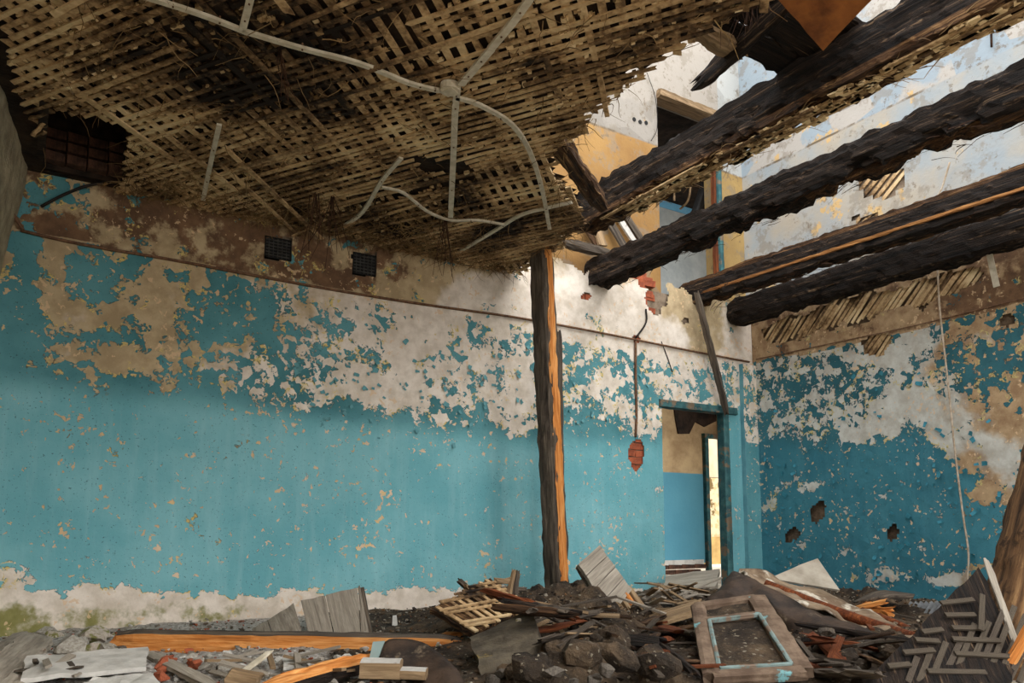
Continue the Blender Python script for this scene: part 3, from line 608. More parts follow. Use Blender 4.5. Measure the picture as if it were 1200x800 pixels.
for v in range(5):
    rg = random.Random(v); mb = MB(); n = 4; vs = []
    for i in range(n+1):
        x = i/n-.5; b = rg.uniform(-.25, .25) if 0 < i < n else 0
        for a_, c_ in ((-.5, -.5), (.5, -.5), (.5, .5), (-.5, .5)): vs.append((x+(rg.uniform(-.01, .01) if i in (0, n) else 0), a_*(.85+rg.random()*.3)+b*.5, c_+b))
    fs = [(i*4+k, i*4+(k+1) % 4, (i+1)*4+(k+1) % 4, (i+1)*4+k) for i in range(n) for k in range(4)]+[(3, 2, 1, 0), (n*4, n*4+1, n*4+2, n*4+3)]
    unit.append(mb.add(vs, fs).mesh('lath', M['lath']))
LA, LB = math.radians(-31.6), math.radians(46)
segs = []
for layer, az, sp in ((0, LA, .062), (1, LB, .084)):
    d = (math.sin(az), math.cos(az)); p = (d[1], -d[0]); rg = random.Random(40+layer)
    for k in range(-130, 130):
        s = k*sp+rg.uniform(-.006, .006); run = None; t = -8.; bad = rg.random() < .05
        brk = rg.uniform(.5, 1.9)
        while t < 9:
            x, y = p[0]*s+d[0]*t, p[1]*s+d[1]*t; j = edge_jit(x, y)
            ok = bool(in_poly(x+j, y+j*.4, CEIL)) and not bool(in_poly(x+j*.3, y, HOLE)) and not (float(fbm(x*1.3, y*1.3, 60+layer, 3)) > (.72 if layer == 0 else .70)) and not bad
            if ok and run is None: run = t; brk = rg.uniform(.9, 2.2)
            if run is not None and (not ok or t-run > brk):
                if t-run > .12: segs.append((layer, p[0]*s+d[0]*run, p[1]*s+d[1]*run, p[0]*s+d[0]*(t-.01), p[1]*s+d[1]*(t-.01)))
                run = None if not ok else t+.005
            t += .04
def shown(sg):
    m = np.array([[(sg[1]+sg[3])/2, (sg[2]+sg[4])/2, ZC]]); x, y = project(m); L = math.hypot(sg[3]-sg[1], sg[4]-sg[2])
    vis = -150 < x[0] < 1000 and -120 < y[0] < 330 and m[0, 1] > 1; return (L*FPX/np.hypot(*m[0, :2]) if vis else 0)
segs.sort(key=shown, reverse=True); rest = MB()
for i, (ly, x0, y0_, x1, y1_) in enumerate(segs):
    rg = random.Random(900+i); a = Vector((x0, y0_, zc(x0, y0_)+ly*.010+rg.uniform(-.004, .004))); b = Vector((x1, y1_, zc(x1, y1_)+ly*.010+rg.uniform(-.004, .004)))
    if rg.random() < .06: b.z -= rg.uniform(.02, .08)
    L = (b-a).length; mw = frame(a, b) @ Matrix.Translation((L/2, 0, 0)) @ Matrix.Diagonal((L, (.028 if ly == 0 else .038)*rg.uniform(.8, 1.15), .011, 1))
    if i < 296:
        o = bpy.data.objects.new('lath', unit[i % 5]); link(o, ceil); place(o, mw)
    else:
        vs = [mw @ Vector(v.co) for v in unit[i % 5].vertices]; rest.add(vs, [tuple(pl.vertices) for pl in unit[i % 5].polygons])
if rest.v: setp(rest.build('lath', M['lath'], ceil, mw=Matrix.Identity(4)), kind='stuff')
# plaster keys still sitting in the meshes
kb = MB(); dA = Vector((math.sin(LA), math.cos(LA), 0)); dB = Vector((math.sin(LB), math.cos(LB), 0))
for i in range(3600):
    x, y = random.uniform(-.3, 3.95), random.uniform(1.9, 6.18)
    if not in_poly(x, y, CEIL) or in_poly(x, y, HOLE): continue
    if float(fbm(x*1.7, y*1.7, 71)) + random.uniform(-.12, .12) < .47: continue
    z = zc(x, y)+.018+random.uniform(-.010, .008); s = random.uniform(.010, .022); s2 = random.uniform(.010, .022); c = Vector((x, y, z)); h = random.uniform(.005, .011)
    kb.hexa([c-dA*s-dB*s2*.9-UP*h*random.uniform(.4, 1.2), c+dA*s-dB*s2-UP*h, c+dA*s+dB*s2*.8-UP*h, c-dA*s*.9+dB*s2-UP*h*random.uniform(.4, 1.2), c-dA*s-dB*s2+UP*h, c+dA*s-dB*s2+UP*h, c+dA*s+dB*s2+UP*h, c-dA*s+dB*s2+UP*h])
setp(kb.build('plaster_key', M['key'], ceil, mw=Matrix.Identity(4)), kind='stuff')
# reeds and straw hanging from the laths, thick towards the back wall and at the broken edge
sb = MB()
def strand(mb, p, d, L, w, curl, rg):
    p = Vector(p); d = Vector(d).normalized(); s = d.orthogonal().normalized(); q = d.cross(s); prev = None; n = 4
    for i in range(n+1):
        k = w*(1-.6*i/n); ring = [p+s*k, p-s*k*.5+q*k*.8, p-s*k*.5-q*k*.8]; b = len(mb.v); mb.v += [tuple(v) for v in ring]
        if i:
            for j in range(3): mb.f.append((b-3+j, b-3+(j+1) % 3, b+(j+1) % 3, b+j)); mb.mi.append(0)
        d = (d+Vector((rg.gauss(0, curl), rg.gauss(0, curl), rg.gauss(0, curl)-.05))).normalized(); p = p+d*L/n
rg = random.Random(77)
for i in range(2600):
    if i < 1700: x, y = rg.uniform(.45, 3.9), 6.18-abs(rg.gauss(0, .45))
    elif i < 2200: x, y = rg.uniform(0, 3.0), rg.uniform(2.5, 6)
    else: k = rg.random(); x, y = 2.9+rg.gauss(0, .05)+max(0, k*3-1.7)*.75, 2.3+k*3
    if not in_poly(x, y, CEIL) or in_poly(x, y, HOLE): continue
    strand(sb, (x, y, zc(x, y)-.004), (rg.gauss(0, 1), rg.gauss(0, 1), -abs(rg.gauss(0, .22))), rg.uniform(.06, .26), rg.uniform(.0018, .0045), .28, rg)
setp(sb.build('reed', M['straw'], ceil, mw=Matrix.Identity(4)), kind='stuff')
# flue shaft behind the square hole
sh = MB(); (hx0, hy0), (hx1, hy1) = HOLE[0], HOLE[2]; zt = ZC+.75
sh.box((hx0-.05, hy0-.06, ZC+.0), (hx0, hy1+.05, zt)); sh.box((hx1, hy0-.06, ZC+.02), (hx1+.05, hy1+.05, zt)); sh.box((hx0, hy0-.06, ZC+.02), (hx1, hy0, zt)); sh.box((hx0, hy1, ZC-.0), (hx1, hy1+.05, zt)); sh.box((hx0-.05, hy0-.06, zt), (hx1+.05, hy1+.05, zt+.05))
fs_ = sh.build('flue_shaft', M['soot_hole'], ceil, mw=Matrix.Identity(4))
for r in range(3):
    for k in range(4):
        o = bpy.data.objects.new('brick', HB); link(o, fs_); o.location = (hx0+.06+k*.13, hy1-.05+.02*r, ZC+.06+r*.09); o.scale = (.5, 1, 1)
rb = MB(); n = 14
for k in range(n):
    a0, a1 = math.pi*1.15*k/n-.2, math.pi*1.15*(k+1)/n-.2
    vs = []
    for yy in (0, .12):
        for a, r in ((a0, .09), (a1, .09), (a1, .12), (a0, .12)): vs.append((.24+math.cos(a)*r, hy1-.16+yy, ZC+.30+math.sin(a)*r))
    rb.hexa(vs)
rb.build('flue_ring', M['brick_dark'], fs_, mw=Matrix.Identity(4))

# ================================================================== CHARRED BEAMS OF THE LOST FLOOR
BZ = CAMZ+2.70
def ybeam(name, X, y0, y1, z0, z1, w, h, mats, label, seed, X1=None, **kw):
    o = beam(name, (X, y1, z1), (X if X1 is None else X1, y0, z0), w, h, mats, seed=seed, **kw); return setp(o, label, 'beam', 'charred beams of the lost floor')
b1 = ybeam('ceiling_beam', 4.02, -2.4, 5.28, BZ+.03, BZ+.0, .24, .30, [M['char'], M['char_brown']], 'charred ceiling beam broken off above the upright split post', 11, rough=.035, bite=.7, seg=.04, M_=28, ragged=.15, matfn=lambda a, u: 0 if a is None else (1 if (math.sin(a) < -.6) else 0))
b2 = ybeam('ceiling_beam', 4.98, -2.5, 6.38, BZ-.10, BZ-.06, .24, .27, [M['char'], M['char_brown']], 'charred ceiling beam ending above the exposed orange bricks', 12, rough=.035, bite=.8, seg=.04, M_=28, ragged=.1, matfn=lambda a, u: 0 if a is None else (1 if math.sin(a) < -.85 and u > .3 else 0))
b3 = ybeam('ceiling_beam', 6.45, -2.5, 6.45, BZ-.13, BZ-.02, .24, .28, [M['char_brown'], M['char']], 'brown rotten ceiling beam with a long orange split along its side', 13, rough=.03, bite=.4, seg=.04, M_=28, ragged=.1, matfn=lambda a, u: 1 if a is None else (0 if math.cos(a) > .2 or math.sin(a) > .5 else 1))
b4 = ybeam('ceiling_beam', 6.98, -2.5, 6.2, BZ-.20, BZ-.19, .24, .32, [M['char'], M['char_brown']], 'lowest charred beam lying along the top of the right wall', 14, rough=.03, bite=.4, seg=.045, M_=24, ragged=.1)
beam('split_strip', (6.335, 6.0, BZ-.075), (6.325, 1.5, BZ-.15), .03, .03, M['ochre_split'], b3, seed=5, rough=.012, ragged=.1)
# a strip of lath and plaster still on the underside of the first beam
for k in range(15):
    y = 4.75-(k//3)*1.2+random.uniform(-.2, .2); xx = 3.95+.065*(k % 3); o = bpy.data.objects.new('lath', unit[k % 5]); link(o, b1); a = Vector((xx, y, BZ-.150)); b = Vector((xx+random.uniform(-.03, .03), y-random.uniform(.7, 1.3), BZ-.150+random.uniform(-.014, .006)))
    L = (b-a).length; place(o, frame(a, b) @ Matrix.Translation((L/2, 0, 0)) @ Matrix.Diagonal((L, .03, .010, 1)))
fbm_ = MB(); rgf = random.Random(3)
for k in range(260): strand(fbm_, (rgf.uniform(3.9, 4.15), rgf.uniform(1., 4.9), BZ-.14+rgf.uniform(-.02, .03)), (rgf.gauss(0, .3), rgf.choice((-1, 1)), rgf.gauss(-.1, .12)), rgf.uniform(.06, .2), rgf.uniform(.002, .005), .14, rgf)
setp(fbm_.build('fibre', M['straw'], b1, mw=Matrix.Identity(4)), kind='stuff')
for bb_, X_, z_ in ((b2, 4.98, BZ-.21), (b3, 6.45, BZ-.2)):
    fbm_ = MB()
    for k in range(200): strand(fbm_, (X_+rgf.uniform(-.13, .13), rgf.uniform(1., 6.1), z_+rgf.uniform(-.01, .06)), (rgf.gauss(0, .25), rgf.choice((-1, 1)), rgf.gauss(-.06, .1)), rgf.uniform(.06, .2), rgf.uniform(.002, .005), .12, rgf)
    setp(fbm_.build('fibre', M['root'], bb_, mw=Matrix.Identity(4)), kind='stuff')
kb = MB()
for k in range(230):
    c = Vector((random.uniform(3.93, 4.13), random.uniform(1.0, 4.7), BZ-.148)); s = random.uniform(.010, .026)
    kb.hexa([c+Vector((a*s*random.uniform(.6, 1.3), b*s*1.6*random.uniform(.6, 1.3), q*.007)) for q in (-1, 1) for a, b in ((-1, -1), (1, -1), (1, 1), (-1, 1))])
setp(kb.build('plaster_key', M['key'], b1, mw=Matrix.Identity(4)), kind='stuff')
# rusty plate fixed under the beam
P = [at(x, y, Z=z) for x, y, z in ((905, -8, BZ-.1), (965, 58, BZ-.22), (1022, -2, BZ-.22), (960, -70, BZ-.1))]
setp(slab('rusty_plate', P, .012, M['rust'], nx=6, ny=6, bumpy=.01, seed=3), 'orange-brown rusty iron plate hanging under the beam over the post', 'metal plate')
# loose charred boards by the broken edge of the ceiling
for k, (a, b, w, h, m, lb) in enumerate((
    (at(822, 96, Z=BZ+.10), at(940, -12, Z=BZ+.10), .07, .11, 'char', 'splintered black board jutting beside the beam over the post'),
    (at(818, 36, Z=BZ+.05), at(862, 62, Z=BZ+.12), .14, .05, 'tan_wood', 'short tan board end at the broken ceiling edge'),
    (at(845, 12, Z=BZ+.02), at(905, -20, Z=BZ), .16, .06, 'char_brown', 'brown rotten board above the broken ceiling edge'),
    (at(652, 165, Z=ZC+.05), at(703, 240, Z=ZC-.02), .14, .09, 'char_brown', 'charred joist stub at the corner of the lath ceiling'),
    (at(664, 286, Y=6.08), at(708, 296, Y=6.1), .10, .10, 'grey_dark', 'sooty wall plate lying on the wall head behind the post'))):
    setp(beam('broken_board', a, b, w, h, M[m], seed=50+k, rough=.02, ragged=.12, bite=.3), lb, 'board')
for k, (yy, lb) in enumerate(((2.98, 'black deck board lying across from the ceiling edge to the beam over the post'), (2.76, 'second black deck board from the broken ceiling edge corner, lying across to the beam'), (2.54, 'third black deck board lying across to the beam over the post'))):
    setp(beam('deck_board', (2.72, yy, ZC+.44), (4.16, yy+.03*k, BZ+.2), .19, .035, M['char'], seed=70+k, rough=.01, ragged=.15, M_=12, rnd=.08), lb, 'board')
# ragged plaster lumps hanging from the first beam
for k, (x, y, s) in enumerate(((738, 232, .16), (745, 222, .12), (722, 226, .12))):
    p = at(x, y, X=4.02+random.uniform(-.04, .1)); o = bpy.data.objects.new('plaster_clod', chunk_mesh('plaster_clod', M['char_brown'], 300+k, 1.2, 1, .9)); link(o); o.location = p; o.scale = (s, s, s); setp(o, 'dark clod of old plaster clinging under the beam over the post', 'plaster', 'clods under the beam')
# leaning planks on the wall head between the beams
for k, (xa, ya, xb, yb, w, m) in enumerate(((688, 248, 702, 288, .1, 'tan_wood'), (683, 266, 698, 290, .06, 'char_brown'), (700, 243, 728, 290, .10, 'grey_dark'), (712, 240, 742, 286, .07, 'white_board'), (720, 238, 750, 284, .09, 'grey_dark'))):
    p0, p1 = at(xa, ya, Y=YB+.03), at(xb, yb, Y=YB-.08+.03*k)
    setp(slab('leaning_plank', [p0, p1, p1+Vector((w, 0, .02)), p0+Vector((w, 0, .02))], .025, M[m], nx=8, ny=2, rag=.05, seed=k), ['tan plank leaning on the wall head', 'narrow brown plank leaning on the wall head', 'dark grey plank leaning on the wall head, beside the tan one', 'white painted plank among those leaning on the wall head', 'dark grey plank leaning on the wall head, beside the white one'][k], 'plank', 'planks on the wall head')
# black leaning timber and hanging strips in the upper doorway
setp(beam('leaning_timber', at(836, 185, Y=YB+.5), at(812, 262, Y=YB+.35), .10, .10, M['black_iron'], seed=21, rough=.006, ragged=.02), 'black squared timber leaning in the upper doorway', 'timber')
setp(beam('door_post', (UX1-.02, YB+.1, ZT), (UX1-.02, YB+.1, UZ1-.1), .06, .10, M['peeled_teal'], seed=22, rough=.004, ragged=.01), 'blue-green upright casing of the upper doorway', 'door casing')
setp(beam('door_post', (UX1-.07, YB+.12, ZT), (UX1-.07, YB+.12, UZ1-.1), .05, .06, M['red_wood'], seed=23, rough=.006, ragged=.01), 'red-brown upright batten beside the blue casing of the upper doorway', 'batten')
for k, (pts, lb) in enumerate(((((772, 200), (771, 230), (770, 243)), 'short pale strip dangling at the edge of the ochre wall'), (((789, 196), (790, 212), (790, 235)), 'straight pale strip dangling before the upper doorway'), (((806, 190), (809, 215), (806, 235), (797, 245)), 'curled pale strip dangling before the upper doorway'), (((834, 150), (833, 180), (831, 205)), 'stiff tan lath hanging before the upper doorway'), (((885, 122), (897, 138), (908, 168)), 'twisted brown splinter hanging under the beam over the post'))):
    setp(sweep('hanging_strip', [at(x, y, X=4.16) for x, y in pts], .018, .006, M['tan_wood'], flat=(0, 1, 0)), lb, 'strip', 'strips under the beam over the post')
# dangling roots below the beam and the ceiling
def tuft(name, p, n, L, spread, w, label, seed):
    rg = random.Random(seed); mb = MB()
    for _ in range(n): strand(mb, (rg.gauss(0, spread), rg.gauss(0, spread), rg.uniform(0, .02)), (rg.gauss(0, .12), rg.gauss(0, .12), -1), L*rg.uniform(.5, 1), w, .12, rg)
    o = mb.build(name, M['root'], mw=Matrix.Translation(p)); return setp(o, label, 'straw', 'tufts of straw hanging overhead')
tuft('straw_tuft', at(953, 78, X=4.15), 34, .22, .025, .003, 'tuft of dry dark straw hanging beside the rusty plate', 1)
tuft('straw_tuft', at(368, 225, Z=ZC-.02), 7, .62, .012, .006, 'rusty brown fibres hanging above the left vent side', 2)
tuft('straw_tuft', at(390, 230, Z=ZC-.02), 7, .66, .012, .006, 'rusty brown fibres hanging over the wall between the two vents', 3)
tuft('straw_tuft', at(520, 255, Z=ZC-.02), 9, .64, .014, .005, 'brown fibres hanging below the end of the upright white channel', 4)
tuft('straw_tuft', at(328, 60, Z=ZC-.01), 5, .3, .01, .005, 'dark fibres hanging beside the long white channel', 5)
tuft('straw_tuft', at(868, 10, Z=BZ), 22, .2, .05, .003, 'tangle of dark fibres at the broken ceiling edge', 6)
setp(sweep('dark_fibre', [at(1158, -6, X=XR-.005), at(1161, 25, X=XR-.015), at(1162, 55, X=XR-.015)], .02, .02, M['root']), 'dark frayed cord hanging before the pale blue upper wall', 'cord')

# white wiring channels
ch = [('channel', [[(150, -10), (230, 15), (285, 36)], [(284, 36), (355, 57), (420, 74), (478, 97)], [(478, 97), (500, 103), (520, 107)], [(534, 114), (562, 123), (600, 146), (622, 180), (636, 225), (644, 268)]], 'long white wiring channel curving across the lath ceiling to the post', .030),
      ('channel', [[(296, -12), (284, 35)]], 'short white wiring channel meeting the long one at a right angle', .034),
      ('channel', [[(628, -12), (600, 27), (575, 57)], [(576, 57), (540, 99)], [(536, 100), (533, 135)], [(533, 136), (531, 190), (528, 254)]], 'straight pinkish white wiring channel bending at the junction box', .040),
      ('channel', [[(257, 146), (247, 190), (238, 234)]], 'loose upright white channel near the top of the blue wall', .030),
      ('channel', [[(470, 185), (447, 212), (425, 248), (400, 267)]], 'bowed white channel hanging loose above the right vent', .030),
      ('channel', [[(447, 219), (473, 226), (500, 247), (528, 258), (560, 258), (590, 263)]], 'thin curved white channel crossing below the bowed one', .020),
      ('channel', [[(535, 297), (580, 270), (610, 252), (640, 244), (670, 237)]], 'white channel slanting along the wall top towards the post', .030)]
for k, (nm, runs, lb, w) in enumerate(ch):
    root = empty('wiring_channel', at(*runs[0][0], Z=ZC-.03), lb, 'wiring channel', 'white wiring channels')
    for r in runs: sweep('trunking', [at(x, y, Z=ZC-.045+(.0 if k != 5 else -.01)) for x, y in r], w, .016, M['white_pvc'], root, flat=(0, 0, 1))
    for r in runs:
        for f in (.33, .75):
            i = min(len(r)-2, int(f*(len(r)-1))); g = f*(len(r)-1)-i; x, y = r[i][0]*(1-g)+r[i+1][0]*g, r[i][1]*(1-g)+r[i+1][1]*g
            p = at(x, y, Z=ZC-.048+(.0 if k != 5 else -.01)); MB().box((-.004, -.004, -.010), (.004, .004, .03)).build('nail', M['rust_wire'], root, mw=Matrix.Translation(p))
for x, y, s in ((527, 103, .055),):
    p = at(x, y, Z=ZC-.04); mb = MB(); n = 16; vs = [(math.cos(2*math.pi*k/n)*s, math.sin(2*math.pi*k/n)*s, z) for z, in ((-.02,), (.02,)) for k in range(n)]
    mb.add(vs, [tuple(range(n-1, -1, -1)), tuple(range(n, 2*n))]+[(k, (k+1) % n, n+(k+1) % n, n+k) for k in range(n)]); jb = empty('junction_box', p, 'round white junction box where the wiring channels meet', 'junction box')
    mb.build('box_body', M['white_pvc'], jb, mw=Matrix.Translation(p)); MB().box((-.035, -.035, -.028), (.035, .035, -.018)).build('lid', M['white_pvc'], jb, mw=Matrix.Translation(p) @ Matrix.Rotation(.5, 4, 'Z'))

# ================================================================== THE POST
pb = at(654, 712, d=6.85); ptp = at(634, 290, d=6.85)
pbz = Vector((pb.x, pb.y, 0))
post = beam('wooden_post', pbz+(pbz-ptp)*.0, ptp, .17, .19, [M['grey_dark'], M['orange']], roll=math.radians(20), seed=31, rough=.02, bite=.15, seg=.07, M_=16, ragged=.05, rnd=.1,
    matfn=lambda a, u: 0)
setp(post, 'upright post split dark grey on one side and raw orange on the other', 'post')
off = RT*.055-FW*.075
beam('split_face', pbz+off+UP*.0, ptp+off, .075, .03, M['orange'], post, roll=0, seed=32, rough=.012, seg=.06, ragged=.1)
setp(beam('thin_batten', Vector((at(660, 600, d=7.25).x, at(660, 600, d=7.25).y, 0)), at(655, 392, d=7.25), .05, .03, M['grey_dark'], seed=33, rough=.006), 'thin dark batten standing behind the split post', 'batten')
setp(beam('leaning_lath', at(851, 482, Y=YB-.1), at(817, 346, Y=YB-.2), .07, .05, M['grey_dark'], seed=34, rough=.012, ragged=.06), 'thin crooked board leaning over the doorway lintel', 'board')

# ================================================================== FITTINGS ON THE WALLS
for k, (vx, vy, w, h) in enumerate(VENTS):
    c = at(vx, vy, Y=YB); e1 = at(vx+w/2, vy, Y=YB); e0 = at(vx-w/2, vy, Y=YB); W = (e1.x-e0.x); H = (at(vx, vy-h/2, Y=YB).z-at(vx, vy+h/2, Y=YB).z)
    v = empty('vent_grille', c, ['square black vent grille nearer the left corner', 'square black vent grille below the bowed white channel'][k], 'vent', 'vent grilles')
    MB().box((-W/2, .0, -H/2), (W/2, .03, H/2)).build('recess', M['black_iron'], v)
    fm = MB(); q = .009
    fm.box((-W/2, -.012, -H/2), (-W/2+q, .01, H/2)).box((W/2-q, -.012, -H/2), (W/2, .01, H/2)).box((-W/2, -.012, -H/2), (W/2, .01, -H/2+q)).box((-W/2, -.012, H/2-q), (W/2, .01, H/2)); fm.build('grille_frame', M['black_iron'], v)
    for r in range(1, 7): z = -H/2+H*r/7; MB().box((-W/2+q, -.010, z-.004), (W/2-q, .004, z+.004)).build('slat', M['vent_bar'], v)
    for r in range(1, 6): x = -W/2+W*r/6; MB().box((x-.003, -.006, -H/2+q), (x+.003, .004, H/2-q)).build('bar', M['vent_bar'], v)
setp(sweep('wall_wire', [at(x, y, Y=YB-.02) for x, y in ((24, 270), (100, 287), (200, 304), (300, 323), (400, 341), (500, 357), (600, 371), (700, 389), (800, 409), (878, 424))], .026, .022, M['rust_wire'], n=6), 'rust-brown pipe running along the blue wall below the vents', 'pipe')
setp(sweep('wall_wire', [at(x, y, X=XR-.02) for x, y in ((886, 421), (985, 400), (1065, 383), (1150, 362), (1210, 347))], .014, .012, M['rust_wire'], n=5), 'thin brown wire stretched along the top of the right wall', 'wire')
setp(sweep('loose_cable', [at(x, y, Y=YB-.06) for x, y in ((48, 242), (75, 228), (105, 217), (140, 214), (190, 224), (240, 229))], .03, .02, M['cable_dark'], n=6), 'drooping black cable below the square flue hole', 'cable')
setp(sweep('loose_cable', [at(x, y, X=XR-.08) for x, y in ((1113, 190), (1104, 220), (1095, 242), (1098, 300), (1101, 360), (1110, 440), (1118, 520), (1128, 600), (1135, 650), (1132, 688))], .018, .018, M['cable_white'], n=5), 'long thin white cable hanging down the right wall', 'cable')
setp(sweep('white_strip', [at(1155, 277, X=XR-.25), at(1160, 300, X=XR-.25), at(1168, 336, X=XR-.25)], .05, .012, M['white_pvc'], flat=(1, 0, 0)), 'short white plastic strip dangling from the lowest beam', 'strip')
setp(sweep('conduit', [at(745, 398, Y=YB-.015), at(745, 440, Y=YB-.015), at(746, 480, Y=YB-.015), at(745, 512, Y=YB-.01)], .028, .028, M['rust_wire']), 'rusty conduit running down to the patch of bare brick', 'conduit')
setp(sweep('conduit', [at(757, 362, Y=YB-.015), at(757, 378, Y=YB-.015), at(745, 396, Y=YB-.015)], .02, .02, M['cable_dark']), 'short dark conduit below the hole of orange bricks', 'conduit')
setp(sweep('crack_wire', [at(775, 400, Y=YB-.01), at(782, 418, Y=YB-.01), at(788, 436, Y=YB-.01)], .01, .01, M['cable_dark']), 'short dark wire end sticking from the wall left of the doorway', 'wire')
setp(sweep('switch_wire', [at(758, 85, Y=YB+.05), at(768, 115, Y=YB+.05), at(770, 150, Y=YB+.05), at(763, 165, Y=YB+.05)], .008, .008, M['cable_dark']), 'thin dark wire down the white wall of the upper storey', 'wire')
setp(sweep('corner_pipe', [at(8, 236, Y=YB-.22), at(16, 252, Y=YB-.10), at(27, 269, Y=YB-.04)], .026, .022, M['rust_wire']), 'rust-brown pipe end coming round the left corner', 'pipe')
# curled flakes of paint that stand off the walls
fl_m = []
for v in range(6):
    rg = random.Random(v+60); n = 4; vs = []; w = rg.uniform(.5, 1)
    for i in range(n+1):
        a = i/n; vs += [(-w/2*(1-.5*a*rg.random()), -(a*a)*.45, -a), (w/2*(1-.5*a*rg.random()), -(a*a)*.45, -a)]
    vs += [(x, y+.05, z) for x, y, z in vs]; m_ = 2*(n+1)
    fs = [(2*i, 2*i+1, 2*i+3, 2*i+2) for i in range(n)]+[(m_+2*i+2, m_+2*i+3, m_+2*i+1, m_+2*i) for i in range(n)]+[(2*i, 2*i+2, m_+2*i+2, m_+2*i) for i in range(n)]+[(2*i+3, 2*i+1, m_+2*i+1, m_+2*i+3) for i in range(n)]+[(0, m_, m_+1, 1), (2*n, 2*n+1, m_+2*n+1, m_+2*n)]
    fl_m.append((vs, fs))
M['flake_b'] = plain('paint_flake_blue', (84, 140, 148), (110, 164, 168), 9, 4, .2, .002, .7)
M['flake_r'] = plain('paint_flake_deep_blue', (48, 116, 134), (66, 138, 154), 9, 4, .2, .002, .7)
fb = [MB().add(v, f).mesh('paint_flake', M['flake_b']) for v, f in fl_m]; frr = [MB().add(v, f).mesh('paint_flake', M['flake_r']) for v, f in fl_m]
rg = random.Random(5)
for k in range(170):
    x = rg.uniform(330, 640) if k < 130 else rg.uniform(660, 770); yy = 388+.1*(x-300)+rg.gauss(35, 26); p = at(x, yy, Y=YB-.012)
    o = bpy.data.objects.new('paint_flake', rg.choice(fb)); link(o, wall_back); s = rg.uniform(.018, .05); o.location = p; o.scale = (s, s*.8, s); o.rotation_euler = (0, rg.uniform(-2.6, 2.6), 0)
for k in range(130):
    x = rg.uniform(895, 1195); yy = rg.uniform(540, 690) if rg.random() < .75 else rg.uniform(430, 540); p = at(x, yy, X=XR-.016)
    o = bpy.data.objects.new('paint_flake', rg.choice(frr)); link(o, wall_right); s = rg.uniform(.02, .06); o.location = p; o.scale = (s, s*.8, s); o.rotation_euler = (0, rg.uniform(-2.6, 2.6), -math.pi/2); o.rotation_mode = 'ZYX' if False else 'XYZ'

# ================================================================== RUBBLE ON THE FLOOR
HEAPS = [(3.25, 4.55, .75, .55, .24), (3.95, 5.25, .7, .5, .16), (2.4, 3.05, .5, .35, .15), (2.9, 3.7, .5, .4, .12), (4.9, 3.7, .9, .7, .05), (5.6, 4.6, .9, .8, .07), (4.2, 3.0, .7, .5, .05), (6.4, 4.6, .8, 1., .08), (5.4, 5.6, .6, .4, .08), (.5, 4.2, .6, .3, .05), (-.1, 4.7, .3, .4, .10), (3.3, 2.6, .6, .3, .03), (4.6, 2.2, .8, .6, .06), (3.1, 5.5, .5, .3, .08)]
def gz(x, y):
    z = .012+.05*(fbm(np.asarray(x)*1.7, np.asarray(y)*1.7, 90)-.35)
    for cx, cy, rx, ry, a in HEAPS: z = z+a*np.exp(-((x-cx)/rx)**2-((y-cy)/ry)**2)
    return z
nx, ny = 330, 210; xs = np.linspace(-.15, XR-.01, nx); ys = np.linspace(2.0, YB-.01, ny); XX, YY = np.meshgrid(xs, ys)
ZZ = gz(XX, YY); lump = (fbm(XX*3.2, YY*3.2, 31)-.5)*.16+(fbm(XX*7, YY*7, 33)-.5)*.12+(fbm(XX*22, YY*22, 34)-.5)*.05; ZZ = ZZ+lump*np.clip((ZZ)/.12, .3, 1.2)
P = np.stack([XX, YY, ZZ], 2).reshape(-1, 3); I, J = np.meshgrid(np.arange(nx-1), np.arange(ny-1)); b = (J*nx+I).reshape(-1); F = np.stack([b, b+1, b+nx+1, b+nx], 1)
me = bpy.data.meshes.new('debris_heap'); me.from_pydata(P.tolist(), [], F.tolist()); me.materials.append(M['heap'])
pal = me.attributes.new('pale', 'FLOAT', 'POINT'); hx, hy = project(P); pal.data.foreach_set('value', (sstep(430, 330, hx)*1.0).astype(np.float32))
heap = bpy.data.objects.new('debris_heap', me); link(heap); setp(heap, 'heap of charred soil, ash and broken plaster over the floor', 'debris', kind='stuff')
def ground(x, y): return float(gz(x, y))
# crumbs
cb = MB(); tints = []; rg = random.Random(8); base = [chunk_mesh('c', M['crumbs'], 500+k, 1, .8, .6, 9) for k in range(8)]
tmpl = [([tuple(v.co) for v in m.vertices], [tuple(p.vertices) for p in m.polygons]) for m in base]
for m in base: bpy.data.meshes.remove(m)
pal_l = [(196, 190, 180), (170, 162, 150), (138, 128, 114), (214, 208, 200), (120, 104, 86), (170, 88, 58), (112, 112, 106)]; pal_d = [(66, 54, 42), (44, 36, 30), (100, 82, 62), (150, 136, 116), (30, 26, 22), (120, 84, 50), (182, 172, 156), (84, 66, 48)]
for i in range(10000):
    x, y = rg.uniform(-.05, 7.0), rg.uniform(2.5, 6.15); q = project(np.array([[x, y, .05]])); 
    if not (-40 < q[0][0] < 1240): continue
    left = q[0][0] < 330+rg.gauss(60, 50); vs, fs = tmpl[rg.randrange(8)]; s = min(.06, rg.lognormvariate(math.log(.018), .5)); a = rg.uniform(0, 6.3); c, sn = math.cos(a), math.sin(a); z = ground(x, y)+s*.2+float((fbm(x*7, y*7, 33)-.5)*.08)
    cb.add([(x+(u*c-v*sn)*s, y+(u*sn+v*c)*s, z+w*s) for u, v, w in vs], fs); col = lin(rg.choice(pal_l if left else pal_d)); tints += [col]*len(vs)
o = cb.build('rubble_crumbs', M['crumbs'], mw=Matrix.Identity(4)); ta = o.data.attributes.new('tint', 'FLOAT_COLOR', 'POINT'); ta.data.foreach_set('color', np.array(tints, np.float32).reshape(-1)); setp(o, 'loose crumbs of plaster, brick and char strewn over the heap', 'rubble', kind='stuff')

